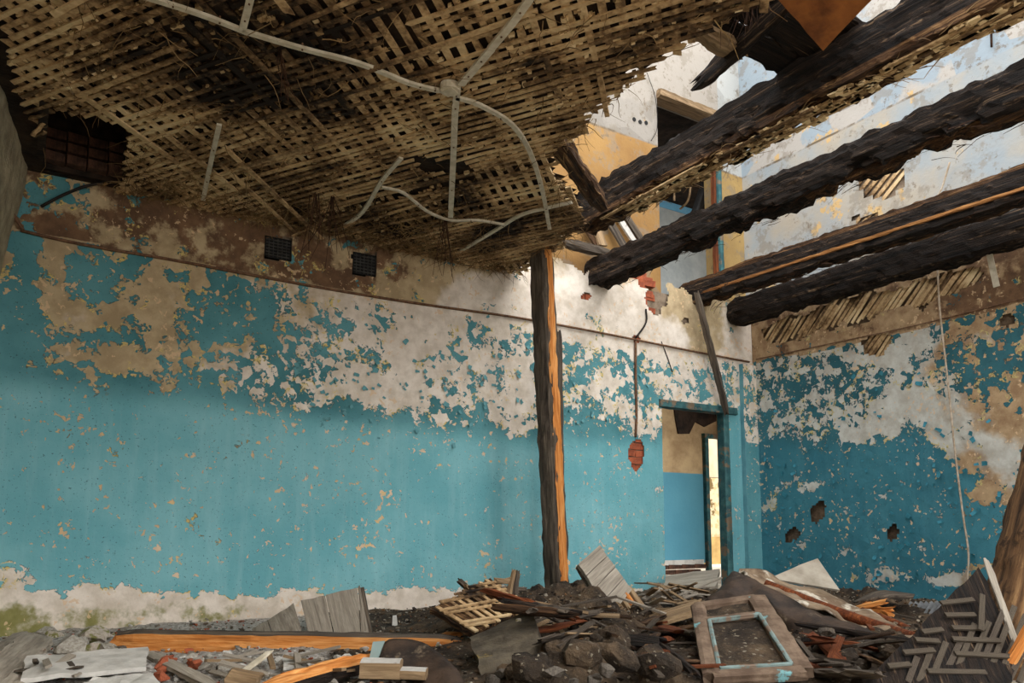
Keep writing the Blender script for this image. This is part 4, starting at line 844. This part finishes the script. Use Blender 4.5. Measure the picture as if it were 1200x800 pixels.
# single lumps one can pick out
def lumps(name, mats, n, box, smin, smax, label, cat, group, shape=(1, .8, .6), seed=0, boxy=.0, npts=16):
    rg = random.Random(seed); ms = [chunk_mesh(name, M[m], seed*10+k, *shape, npts, boxy) for k in range(4) for m in mats]
    for i in range(n):
        px, py = rg.uniform(box[0], box[2]), rg.uniform(box[1], box[3]); p = at(px, py, Z=.03); s = rg.uniform(smin, smax)
        for _ in range(3): p = at(px, py, Z=ground(p.x, p.y)+s*.2)
        if p.y > YB-.1 or p.x > XR-.1: continue
        o = bpy.data.objects.new(name, rg.choice(ms)); link(o); o.location = p; o.scale = (s, s, s); o.rotation_euler = (rg.uniform(-.4, .4), rg.uniform(-.4, .4), rg.uniform(0, 6.3)); setp(o, ('small ' if s < smin+(smax-smin)*.4 else 'larger ' if s > smin+(smax-smin)*.75 else 'middling ')+label, cat, group)
lumps('plaster_lump', ['plaster_chunk', 'white_board'], 90, (205, 766, 420, 800), .03, .08, 'pale angular plaster lump in the rubble before the long split timber', 'plaster', 'pale plaster lumps before the timber', seed=1)
lumps('plaster_lump', ['moss_chunk', 'plaster_chunk'], 14, (50, 740, 135, 766), .09, .22, 'mossy plaster lump fallen at the foot of the blue wall', 'plaster', 'mossy lumps at the wall foot', seed=2)
lumps('brick_fragment', ['brick'], 9, (178, 768, 232, 797), .035, .075, 'broken orange-red brick fragment beside the white boards', 'brick', 'brick fragments in the rubble', (1.2, .8, .7), 3, .7)
lumps('mortar_lump', ['grey_chunk'], 30, (560, 745, 800, 800), .04, .10, 'dark grey mortar lump on the charred heap before the post', 'rubble', 'mortar lumps on the heap', seed=4)
lumps('mortar_lump', ['grey_chunk', 'char'], 22, (940, 740, 1040, 800), .03, .08, 'dark lump in the debris beside the window frame', 'rubble', 'lumps beside the window frame', seed=5)
lumps('plaster_lump', ['plaster_chunk', 'moss_chunk'], 10, (500, 722, 800, 760), .025, .05, 'pale plaster lump on the dark heap', 'plaster', 'pale lumps on the heap', seed=6)
lumps('plaster_lump', ['plaster_chunk'], 10, (420, 790, 510, 803), .04, .08, 'white crumbly lump under the sawn wood block', 'plaster', 'lumps under the block', seed=7)
lumps('mortar_lump', ['grey_chunk', 'moss_chunk'], 10, (130, 742, 145, 765), .05, .10, 'grey mortar lump at the end of the long split timber', 'rubble', 'lumps at the timber end', seed=9)
lumps('charred_clod', ['heap'], 26, (590, 738, 815, 802), .09, .20, 'charred earthy clod on the heap before the post', 'clod', 'charred clods on the heap', (1.1, .9, .7), 21, npts=40)
lumps('charred_clod', ['heap'], 14, (950, 752, 1050, 800), .07, .14, 'charred earthy clod beside the dark lath panel', 'clod', 'charred clods by the lath panel', (1.1, .9, .6), 22, npts=40)
rgb = random.Random(19)
for k in range(26):
    zone = ((600, 712, 800, 760), (760, 735, 818, 795), (945, 735, 1060, 790), (620, 700, 700, 722))[k % 4]; x, y = rgb.uniform(zone[0], zone[2]), rgb.uniform(zone[1], zone[3]); p = at(x, y, Z=.1); p.z = float(0)
    a_ = rgb.uniform(0, 3.14); L = rgb.uniform(.22, .55); dv = Vector((math.cos(a_), math.sin(a_), rgb.uniform(-.25, .25)))*L*.5
    for _ in range(3): p = at(x, y, Z=float(gz(p.x, p.y))+.05)
    if p.y > YB-.3 or p.x > XR-.3: continue
    mt = ('char', 'char_brown', 'grey_dark', 'red_wood')[(k*7+k//4) % 4]
    setp(beam('broken_board', p-dv, p+dv, rgb.uniform(.05, .10), rgb.uniform(.02, .045), M[mt], seed=400+k, rough=.012, ragged=.06, M_=10, roll=rgb.uniform(-.5, .5)), ('black charred', 'rotten brown', 'weathered grey', 'red-brown')[(k*7+k//4) % 4]+' broken board '+('lying on the heap between post and doorway', 'in the hollow beside the window frame', 'in the debris below the bent sheets', 'at the foot of the split post')[k % 4], 'board', 'broken boards on the heap')
# splinters and short laths lying about
sp_m = [MB().box((-.5, -.5, -.5), (.5, .5, .5)).mesh('wood_splinter', M[m]) for m in ('grey_wood', 'tan_wood', 'grey_dark', 'char_brown', 'red_wood')]
def splinters(n, box, mats, label, group, seed, L=(.12, .4), hz=.05):
    rg = random.Random(seed)
    for i in range(n):
        px, py = rg.uniform(box[0], box[2]), rg.uniform(box[1], box[3]); p = at(px, py, Z=.05)
        for _ in range(3): p = at(px, py, Z=ground(p.x, p.y)+.03)
        if p.y > YB-.25 or p.x > XR-.25: continue
        ci = rg.choice(mats); o = bpy.data.objects.new('wood_splinter', sp_m[ci]); link(o); o.location = p+UP*rg.uniform(0, hz); l = rg.uniform(*L); o.scale = (l, rg.uniform(.018, .04), rg.uniform(.008, .014)); o.rotation_euler = (rg.uniform(-.4, .4), rg.uniform(-.3, .3), rg.uniform(0, 3.1)); setp(o, ('short ' if l < (L[0]*1.6+L[1])/2.6 else 'long ')+['grey', 'tan', 'dark grey', 'dark brown', 'red-brown'][ci]+' '+label, 'wood splinter', group)
splinters(34, (755, 694, 828, 724), [0, 1, 2], 'loose lath in the tangle before the doorway', 'laths before the doorway', 11, (.2, .5), .1)
splinters(26, (600, 705, 760, 755), [2, 3, 1], 'wood splinter lying on the charred heap', 'splinters on the heap', 12)
splinters(16, (240, 768, 420, 798), [0, 1], 'thin lath in the pale rubble before the timber', 'laths in the pale rubble', 13, (.1, .3), .03)
splinters(18, (760, 715, 830, 790), [2, 3, 4], 'splinter beside the fallen window frame', 'splinters by the frame', 14)
splinters(16, (940, 720, 1060, 790), [3, 4, 2], 'splinter in the debris below the bent sheets', 'splinters below the sheets', 15)
splinters(8, (15, 770, 100, 800), [2, 0], 'splinter lying on the white boards', 'splinters on the white boards', 16, (.08, .22), .04)

# ---- the larger fallen pieces
def ft(px, py, lift=0.):
    p = at(px, py, Z=.05+lift)
    for _ in range(4): p = at(px, py, Z=ground(p.x, p.y)+lift)
    return p
def dual(frontmat_up): return None
A, B = at(140, 751, d=4.55), at(535, 757, d=4.62); A.z = max(A.z, .07)
tm = beam('split_timber', A, B, .13, .13, [M['orange'], M['grey_dark']], seed=41, rough=.012, seg=.05, ragged=.05, rnd=.08, matfn=lambda a, u: (0 if a is None else (1 if math.sin(a) > .55 else 0)))
setp(tm, 'long split timber with raw orange face and dark weathered top', 'timber')
setp(beam('split_timber', at(305, 812, d=3.2), at(440, 775, d=3.75), .07, .085, [M['orange'], M['char']], seed=42, rough=.02, seg=.05, ragged=.06, matfn=lambda a, u: 0 if a is None or math.sin(a) > .2 else 1, sag=-.01), 'bowed timber, orange above and charred beneath, before the long timber', 'timber')
setp(beam('split_timber', at(505, 757, d=4.75), at(555, 752, d=4.9), .11, .14, [M['orange'], M['char']], seed=43, rough=.02, ragged=.05, matfn=lambda a, u: 0 if a and math.sin(a) > .3 else 1), 'short timber stub with an orange top beside the lath panel', 'timber')
# grey boards standing behind the timber
bp_ = empty('board_panel', at(370, 748, d=5.3), 'weathered grey boards standing askew behind the long split timber', 'board panel')
tops = [(296, 738), (314, 728), (345, 708), (347, 707), (353, 705), (382, 699), (420, 689), (423, 687)]; bots = [(300, 762), (325, 762), (362, 762), (360, 762), (366, 762), (396, 762), (425, 762), (437, 762)]
for k, (a, b) in enumerate(((0, 1), (1, 2), (4, 5), (5, 6), (6, 7))):
    (x0, y0_), (x1, y1_) = tops[a], tops[b]; (u0, v0), (u1, v1) = bots[a], bots[b]; g = 1.0
    slab('plank', [at(u0, v0, d=5.12), at(x0, y0_, d=5.4), at(x1-g, y1_, d=5.4), at(u1-g, v1, d=5.12)], .025, M['grey_wood'], bp_, nx=10, ny=4, rag=.03, bumpy=.006, seed=60+k)
slab('plank', [at(438, 762, d=5.14), at(424, 688, d=5.42), at(425, 688, d=5.5), at(439, 762, d=5.3)], .02, M['grey_dark'], bp_, nx=6, ny=2, seed=67)
for k, (x, w, h) in enumerate(((463, 8, 722), (477, 5, 728))):
    setp(slab('shard', [at(x-w/2, 745, d=5.6), at(x+w/2, 745, d=5.6), at(x+w/4, h, d=5.75), at(x-w/3, h, d=5.75)], .02, M['white_board'], nx=3, ny=5, rag=.02, seed=70+k), ['broad white shard standing at the wall foot', 'narrow white shard standing at the wall foot'][k], 'shard')
# block, shard, bent sheet
blk = empty('wood_block', at(450, 800, d=3.5), 'sawn wooden block pair dusted with white plaster', 'wood block')
beam('block', at(424, 783, d=3.5), at(470, 784, d=3.5), .11, .085, [M['tan_wood'], M['white_board']], blk, seed=44, rough=.004, ragged=.0, rnd=.04, matfn=lambda a, u: 0 if a is None else (1 if math.sin(a) > .75 else 0))
beam('block', at(470, 788, d=3.52), at(500, 789, d=3.52), .11, .045, [M['tan_wood'], M['white_board']], blk, seed=45, rough=.004, ragged=.0, rnd=.04, matfn=lambda a, u: 0 if a is None else (1 if math.sin(a) > .75 else 0))
setp(slab('glass_shard', [at(432, 776, d=3.62), at(441, 777, d=3.62), at(451, 751, d=3.7), at(437, 752, d=3.7)], .006, M['glass'], nx=3, ny=4, rag=.03, seed=2), 'pale greenish glass shard standing behind the wood block', 'glass')
setp(sheet('bent_sheet', [[at(x, y, d=d-.42) for x, y, d in ((441, 772, 4.12), (456, 750, 4.2), (490, 752, 4.2), (516, 766, 4.1), (535, 786, 4.0), (548, 806, 3.9))], [at(x, y, d=d-.42) for x, y, d in ((442, 776, 4.08), (462, 770, 4.1), (488, 776, 4.08), (508, 788, 4.0), (523, 800, 3.9), (536, 815, 3.8))], [at(x, y, d=d-.42) for x, y, d in ((445, 782, 4.05), (465, 790, 4.05), (486, 800, 4.0), (498, 808, 3.9), (510, 815, 3.85), (524, 822, 3.8))]], .012, M['sheet_dark'], seed=4, rough=.006), 'curved dark brown sheet with a pale rim behind the wood block', 'sheet')
# fallen piece of lath ceiling
def lath_piece(label, P, name, n1, n2, back, seed, lathmat='lath_clean', w1=.03, skip=.1, tk=.03):
    P = [Vector(p) for p in P]; root = empty(name, (P[0]+P[2])/2, label, 'lath panel'); rg = random.Random(seed)
    nrm = (P[1]-P[0]).cross(P[3]-P[0]).normalized()
    if nrm.dot(CAM-P[0]) < 0: nrm = -nrm
    slab('backing', P, tk, M[back], root, nx=10, ny=8, rag=.09, bumpy=.012, seed=seed)
    def Q(u, v): return P[0]*(1-u)*(1-v)+P[1]*u*(1-v)+P[2]*u*v+P[3]*(1-u)*v
    me = MB().box((-.5, -.5, -.5), (.5, .5, .5)).mesh('lath', M[lathmat])
    for k in range(n1):
        if rg.random() < skip: continue
        v = (k+.5)/n1; a, b = Q(rg.uniform(-.02, .06), v+rg.uniform(-.01, .01)), Q(rg.uniform(.9, 1.03), v+rg.uniform(-.02, .02)); a, b = a+nrm*(tk/2+.008), b+nrm*(tk/2+.008)
        o = bpy.data.objects.new('lath', me); link(o, root); L = (b-a).length; place(o, frame(a, b, 0, nrm) @ Matrix.Translation((L/2, 0, 0)) @ Matrix.Diagonal((L, w1*rg.uniform(.8, 1.1), .010, 1)))
    for k in range(n2):
        if rg.random() < skip*2: continue
        s = (k+.5)/n2*1.5-.25; u0, u1 = s-.25, s+.25; v0, v1 = 0., 1.
        if u0 < 0: v0 = -u0/(u1-u0); u0 = 0
        if u1 > 1: v1 = (1-(s-.25))/.5; u1 = 1
        if v1-v0 < .15: continue
        a, b = Q(u0, v0)+nrm*(tk/2+.019), Q(u1, v1)+nrm*(tk/2+.019); o = bpy.data.objects.new('lath', me); link(o, root); L = (b-a).length
        place(o, frame(a, b, 0, nrm) @ Matrix.Translation((L/2, 0, 0)) @ Matrix.Diagonal((L, w1*rg.uniform(.7, 1), .010, 1)))
    return root
lp = lath_piece('fallen piece of grey crossed-lath ceiling left of the post', [at(506, 716, d=4.75), at(553, 745, d=4.5), at(622, 716, d=4.8), at(572, 681, d=5.2)], 'lath_panel', 10, 12, 'char_brown', 5, w1=.026)
for k, (x, y, x2, y2) in enumerate(((560, 690, 605, 676), (575, 690, 612, 690), (548, 688, 556, 697), (541, 683, 551, 693), (597, 695, 602, 672), (604, 695, 606, 674), (585, 680, 600, 682))):
    setp(beam('broken_lath', at(x, y, d=5.2), at(x2, y2, d=5.25), .035, .03, M['grey_dark' if k % 2 else 'tan_wood'], seed=80+k, rough=.008, ragged=.04), 'jagged lath end sticking up behind the fallen lath piece', 'lath', 'jagged lath ends')
setp(slab('insulation_slab', [at(553, 757, d=4.15), at(566, 792, d=3.6), at(640, 766, d=3.8), at(625, 722, d=4.3)], .09, M['insul'], nx=10, ny=8, rag=.06, bumpy=.015, seed=9), 'thick dirty grey slab tilted below the fallen lath piece', 'slab')
# leaning panel right of the post
pn = empty('leaning_boards', at(715, 722, d=5.7), 'grey planked panel leaning with a splintered foot right of the post', 'boards')
a0, a1, a2, a3 = at(677, 662, d=5.75), at(702, 640, d=5.95), at(740, 693, d=5.75), at(716, 722, d=5.5)
for k in range(4):
    u0, u1 = k/4, (k+1)/4-.012; L_ = lambda u: (a0*(1-u)+a3*u); R_ = lambda u: (a1*(1-u)+a2*u)
    slab('plank', [L_(u0), R_(u0), R_(u1), L_(u1)], .03, M['grey_wood'], pn, nx=6, ny=4, rag=.02, bumpy=.003, seed=90+k)
for k in range(6):
    u = k/5; b = a3*(1-u)+a2*u; beam('splinter', b, b+(a3-a0)*random.uniform(.08, .26), .045, .03, M['orange' if k % 3 == 1 else 'tan_wood'], pn, seed=95+k, rough=.008, ragged=.06)
slab('panel_back', [p-(a1-a0).cross(a3-a0).normalized()*.035*(1 if (a1-a0).cross(a3-a0).dot(CAM-a0) > 0 else -1) for p in (a0, a1, a2, a3)], .03, M['grey_dark'], pn, nx=4, ny=6, rag=.06, seed=99)
# threshold debris and boards by the doorway
setp(slab('fallen_board', [at(779, 678, d=8.2), at(845, 668, d=8.4), at(838, 690, d=7.6), at(779, 692, d=7.6)], .05, M['grey_wood'], nx=8, ny=4, rag=.06, bumpy=.01, seed=3), 'broad grey board lying across the doorway threshold', 'board')
setp(slab('fallen_board', [at(760, 724, d=5.4), at(824, 704, d=5.6), at(822, 716, d=5.2), at(762, 734, d=5.1)], .04, M['tan_wood'], nx=8, ny=3, rag=.06, seed=4), 'brown rotten board sloping before the doorway tangle', 'board')
setp(slab('fallen_board', [at(715, 722, d=5.3), at(800, 738, d=4.75), at(800, 745, d=4.6), at(715, 731, d=5.2)], .03, M['char_brown'], nx=8, ny=3, rag=.06, seed=5), 'dark brown board lying below the leaning panel', 'board')
# fallen window frame
wfz = empty('window_frame', at(880, 795, d=3.6), 'dirty wooden window frame with flecks of blue paint lying on the heap', 'window frame')
q = {k: at(x, y, d=d) for k, (x, y, d) in dict(tl=(818, 712, 4.3), tr=(886, 702, 4.35), br=(940, 788, 3.5), bl=(834, 794, 3.45)).items()}
nf = (q['tr']-q['tl']).cross(q['bl']-q['tl']).normalized(); nf = nf if nf.z > 0 else -nf
def fbar(nm, a, b, w, t, mat, seed): L = (b-a).length; return rough_beam_mb(L, w, t, seed=seed, rough=.005, ragged=.01, rnd=.05).build(nm, M[mat], wfz, False, frame(a, b, 0, nf))
fbar('stile', q['tl'], q['bl'], .075, .05, 'frame_wood', 1); fbar('stile', q['tr'], q['br'], .10, .05, 'frame_wood', 2); fbar('rail', q['tl'], q['tr'], .07, .045, 'frame_wood', 3); fbar('rail', q['bl'], q['br'], .08, .05, 'frame_wood', 4)
m1, m2 = q['tl'].lerp(q['bl'], .26), q['tr'].lerp(q['br'], .26); fbar('rail', m1, m2, .05, .05, 'frame_wood', 5)
ib = [m1.lerp(m2, .12)+(q['bl']-q['tl'])*.04, m1.lerp(m2, .88)+(q['bl']-q['tl'])*.04, q['bl'].lerp(q['br'], .90)-(q['bl']-q['tl'])*.05, q['bl'].lerp(q['br'], .10)-(q['bl']-q['tl'])*.05]
M['bead'] = plain('blue_painted_bead', (128, 146, 142), (98, 112, 108), 9, 5, .4, .005, c3=(120, 100, 84), t3=(.52, .58), s3=8)
for k in range(4): L = (ib[(k+1) % 4]-ib[k]).length; rough_beam_mb(L, .02, .022, seed=k, rough=.003, ragged=.0).build('bead', M['bead'], wfz, False, frame(ib[k]+nf*.02, ib[(k+1) % 4]+nf*.02, 0, nf))
slab('dirt_panel', [p-nf*.012 for p in (q['tl'], q['tr'], q['br'], q['bl'])], .02, M['heap'], wfz, nx=12, ny=12, bumpy=.012, seed=7)
# bent sheets
setp(sheet('bent_sheet', [[at(x, y, d=d) for x, y, d in ((860, 668, 5.55), (880, 676, 5.4), (908, 694, 5.2), (955, 713, 5.0), (1005, 736, 4.75), (1062, 757, 4.2))], [at(x, y, d=d) for x, y, d in ((843, 684, 5.4), (872, 694, 5.25), (906, 712, 5.05), (950, 730, 4.85), (1000, 748, 4.5), (1050, 765, 4.1))], [at(x, y, d=d) for x, y, d in ((826, 703, 5.3), (866, 716, 5.2), (908, 738, 5.1), (955, 752, 4.7), (992, 758, 4.4), (1038, 772, 3.95))]], .01, M['sheet_dark'], seed=6, rough=.045), 'tent-like dark stained sheet rising from the heap beside the window frame', 'sheet')
setp(sheet('bent_sheet', [[at(x, y, d=d) for x, y, d in ((866, 667, 5.62), (915, 678, 5.9), (975, 698, 5.9), (1030, 722, 5.5), (1076, 746, 4.7))], [at(x, y, d=d) for x, y, d in ((870, 671, 5.55), (912, 688, 5.5), (965, 708, 5.4), (1015, 732, 5.1), (1068, 752, 4.45))], [at(x, y, d=d) for x, y, d in ((878, 677, 5.42), (908, 695, 5.22), (956, 714, 5.02), (1006, 737, 4.77), (1063, 758, 4.22))]], .012, M['sheet_tan'], seed=8, rough=.05), 'crumpled muddy tan sheet lying on the tent-like dark one', 'sheet')
setp(sweep('rusty_pipe', [at(x, y, d=d) for x, y, d in ((897, 684, 5.5), (940, 701, 5.35), (985, 718, 5.2), (1035, 735, 5.0), (1074, 748, 4.5))], .065, .065, M['red_wood'], n=10, smooth=True), 'red-brown rolled edge pole lying along the tan sheet', 'pole')
setp(sweep('rusty_pipe', [at(x, y, d=d) for x, y, d in ((1010, 715, 5.7), (1045, 728, 5.5), (1076, 742, 5.3))], .05, .05, M['red_wood'], n=8), 'short red-brown stick lying behind the rolled pole', 'stick')
setp(slab('grey_sheet', [at(902, 678, d=6.35), at(984, 692, d=6.2), at(958, 655, d=6.5), at(938, 662, d=6.5)], .015, M['sheet_grey'], nx=8, ny=5, bumpy=.004, seed=3), 'pale grey board corner standing against the deep blue wall', 'board')
setp(sheet('bent_sheet', [[at(x, y, d=d) for x, y, d in ((1000, 706, 6.1), (1030, 693, 6.2), (1072, 696, 6.2))], [at(x, y, d=d) for x, y, d in ((1004, 706, 5.9), (1035, 700, 5.8), (1070, 700, 5.9))], [at(x, y, d=d) for x, y, d in ((1020, 700, 6.4), (1040, 698, 6.4), (1066, 698, 6.4))]], .012, M['grey_dark'], seed=9, rough=.01), 'small dark roof-like sheet over the orange splinters', 'sheet')
for k, (x, y, x2, y2) in enumerate(((1008, 712, 1032, 706), (1012, 716, 1040, 714), (1020, 708, 1038, 718), (1030, 722, 1060, 735), (1040, 728, 1072, 742))):
    setp(beam('orange_splinter', at(x, y, d=5.85), at(x2, y2, d=5.75), .05, .035, M['orange'], seed=120+k, rough=.012, ragged=.06), 'orange rotten wood splinter under the small dark sheet', 'wood splinter', 'orange splinters under the sheet')
cg = MB(); c0, c1, c2 = at(1052, 728, d=6.3), at(1096, 728, d=6.1), at(1066, 706, d=6.5); n = 28; vs = []
ux = (c1-c0); vy = (c2-c0)+ux*-.0; nn = ux.cross(vy).normalized()
for i in range(n+1):
    for j in range(3): w = math.sin(i/n*math.pi*2*7)*.012; vs += [c0+ux*(i/n)+vy*(j/2)+nn*(w+.004), c0+ux*(i/n)+vy*(j/2)+nn*(w-.004)]
fs = []
for i in range(n):
    for j in range(2): a = (i*3+j)*2; b = ((i+1)*3+j)*2; fs += [(a, b, b+2, a+2), (a+3, b+3, b+1, a+1)]
    fs += [(i*6, i*6+1, i*6+7, i*6+6), (i*6+4, i*6+10, i*6+11, i*6+5)]
o = cg.add([v-c0 for v in vs], fs).build('corrugated_sheet', M['corrugated'], mw=Matrix.Translation(c0)); setp(o, 'small grey corrugated sheet piece at the foot of the deep blue wall', 'corrugated sheet')
# big lath panel and log at the right
rp = empty('lath_panel', at(1120, 800, d=3.5), 'dark lath panel with a pale edge strip leaning on the log', 'lath panel')
C = [at(1147, 666, d=4.0), at(1190, 772, d=3.55), at(1170, 840, d=3.2), at(992, 822, d=3.25)]
mid = at(1090, 745, d=3.6)
nr = (C[1]-C[0]).cross(C[3]-C[0]).normalized(); nr = nr if nr.dot(CAM-C[0]) > 0 else -nr
slab('backing', [C[0], C[1], C[2], C[3]], .03, M['char'], rp, nx=14, ny=14, rag=.05, bumpy=.01, seed=2)
lm = MB().box((-.5, -.5, -.5), (.5, .5, .5)).mesh('lath', M['lath_grey'])
def plane_pt(x, y, off):
    r = ray(x, y); t = (C[0]-CAM).dot(nr)/r.dot(nr); return CAM+r*t+nr*off
def rlath(x0, y0_, x1, y1_, w, off, mesh=lm):
    a, b = plane_pt(x0, y0_, off), plane_pt(x1, y1_, off); o = bpy.data.objects.new('lath', mesh); link(o, rp); L = (b-a).length
    place(o, frame(a, b, 0, nr) @ Matrix.Translation((L/2, 0, 0)) @ Matrix.Diagonal((L, w, .010, 1)))
lmd = MB().box((-.5, -.5, -.5), (.5, .5, .5)).mesh('lath', M['grey_dark'])
for k in range(11): xb = 1052+k*13; L_ = min(1, (k+3)/9); rlath(xb+8, 805, xb+8+34*L_, 805-95*L_*(.75+.25*random.random()), .024, .031, lm if k % 3 else lmd)
for x0, y0_, x1, y1_ in ((1098, 714, 1136, 711), (1103, 728, 1138, 727), (1111, 743, 1148, 743), (1111, 756, 1166, 757), (1114, 773, 1184, 777), (1054, 772, 1090, 771), (1082, 794, 1150, 795), (1036, 788, 1062, 786), (1076, 748, 1100, 746), (1068, 757, 1096, 757)): rlath(x0, y0_, x1, y1_+random.uniform(-2, 2), .024, .043)
rlath(1145, 706, 1143, 748, .024, .054)
beam('edge_strip', plane_pt(1153, 664, .03), plane_pt(1191, 772, .03), .030, .022, M['grey_wood'], rp, seed=7, rough=.004, ragged=.03)
setp(beam('log', at(1288, 330, d=4.3), at(1172, 792, d=3.95), .30, .28, [M['log'], M['orange']], seed=131, rough=.03, M_=20, rnd=.9, bite=.15, smooth=True, matfn=lambda a, u: 0), 'thick brown rotten log leaning beside the dark lath panel', 'log')
setp(beam('orange_splinter', at(1186, 772, d=3.5), at(1212, 728, d=3.5), .05, .04, M['orange'], seed=132, rough=.012, ragged=.05), 'bright orange split piece between the lath panel and the log', 'wood splinter')
# left foreground
for k, (a, b, w, lb) in enumerate((((-15, 800), (46, 748), .16, 'broad grey mouldy plank leaning at the left of the white boards'), ((10, 812), (52, 772), .09, 'grey mouldy plank end lying before the broader one'), ((-10, 770), (30, 745), .08, 'thin grey plank lying behind the broad mouldy plank'))):
    setp(beam('mouldy_plank', at(*a, d=(3.3, 3.2, 4.0)[k]), at(*b, d=(4.4, 3.9, 4.7)[k]), w, .045, M['grey_wood'], roll=.3, seed=140+k, rough=.012, ragged=.06, M_=12, rnd=.1), lb, 'plank')
setp(slab('white_board', [ft(25, 797, .05), ft(170, 784, .05), ft(174, 760, .06), ft(30, 771, .06)], .02, M['white_board'], nx=10, ny=5, rag=.04, bumpy=.012, seed=1), 'large flaking white board lying at the foot of the wall', 'board')
setp(slab('white_board', [ft(85, 812, .07), ft(190, 806, .06), ft(176, 790, .05), ft(110, 796, .07)], .02, M['white_board'], nx=8, ny=4, rag=.06, bumpy=.012, seed=2), 'speckled white board overlapping the large flaking one', 'board')
setp(beam('fallen_plank', at(172, 766, d=4.1), at(248, 803, d=3.4), .07, .03, M['grey_wood'], seed=150, rough=.006, ragged=.03), 'narrow grey plank slanting through the brick fragments', 'plank')
setp(beam('fallen_plank', at(180, 768, d=4.5), at(206, 762, d=4.6), .06, .025, M['white_board'], seed=151, rough=.005, ragged=.03), 'short pale plank end under the long split timber', 'plank')
setp(beam('white_stick', at(286, 786, d=3.6), at(310, 768, d=3.75), .03, .014, M['white_pvc'], seed=152, rough=.003), 'short clean white strip sticking up from the pale rubble', 'strip')
setp(beam('wood_offcut', at(270, 797, d=3.4), at(300, 803, d=3.4), .10, .10, M['tan_wood'], seed=153, rough=.01, ragged=.02), 'tan wooden offcut before the clean white strip', 'wood offcut')
setp(slab('plaster_slab', [at(332, 770, d=4.0), at(346, 770, d=4.0), at(346, 782, d=3.75), at(332, 783, d=3.75)], .015, M['white_board'], nx=4, ny=4, rag=.06, seed=5), 'small square white plaster slab before the split timber', 'plaster')
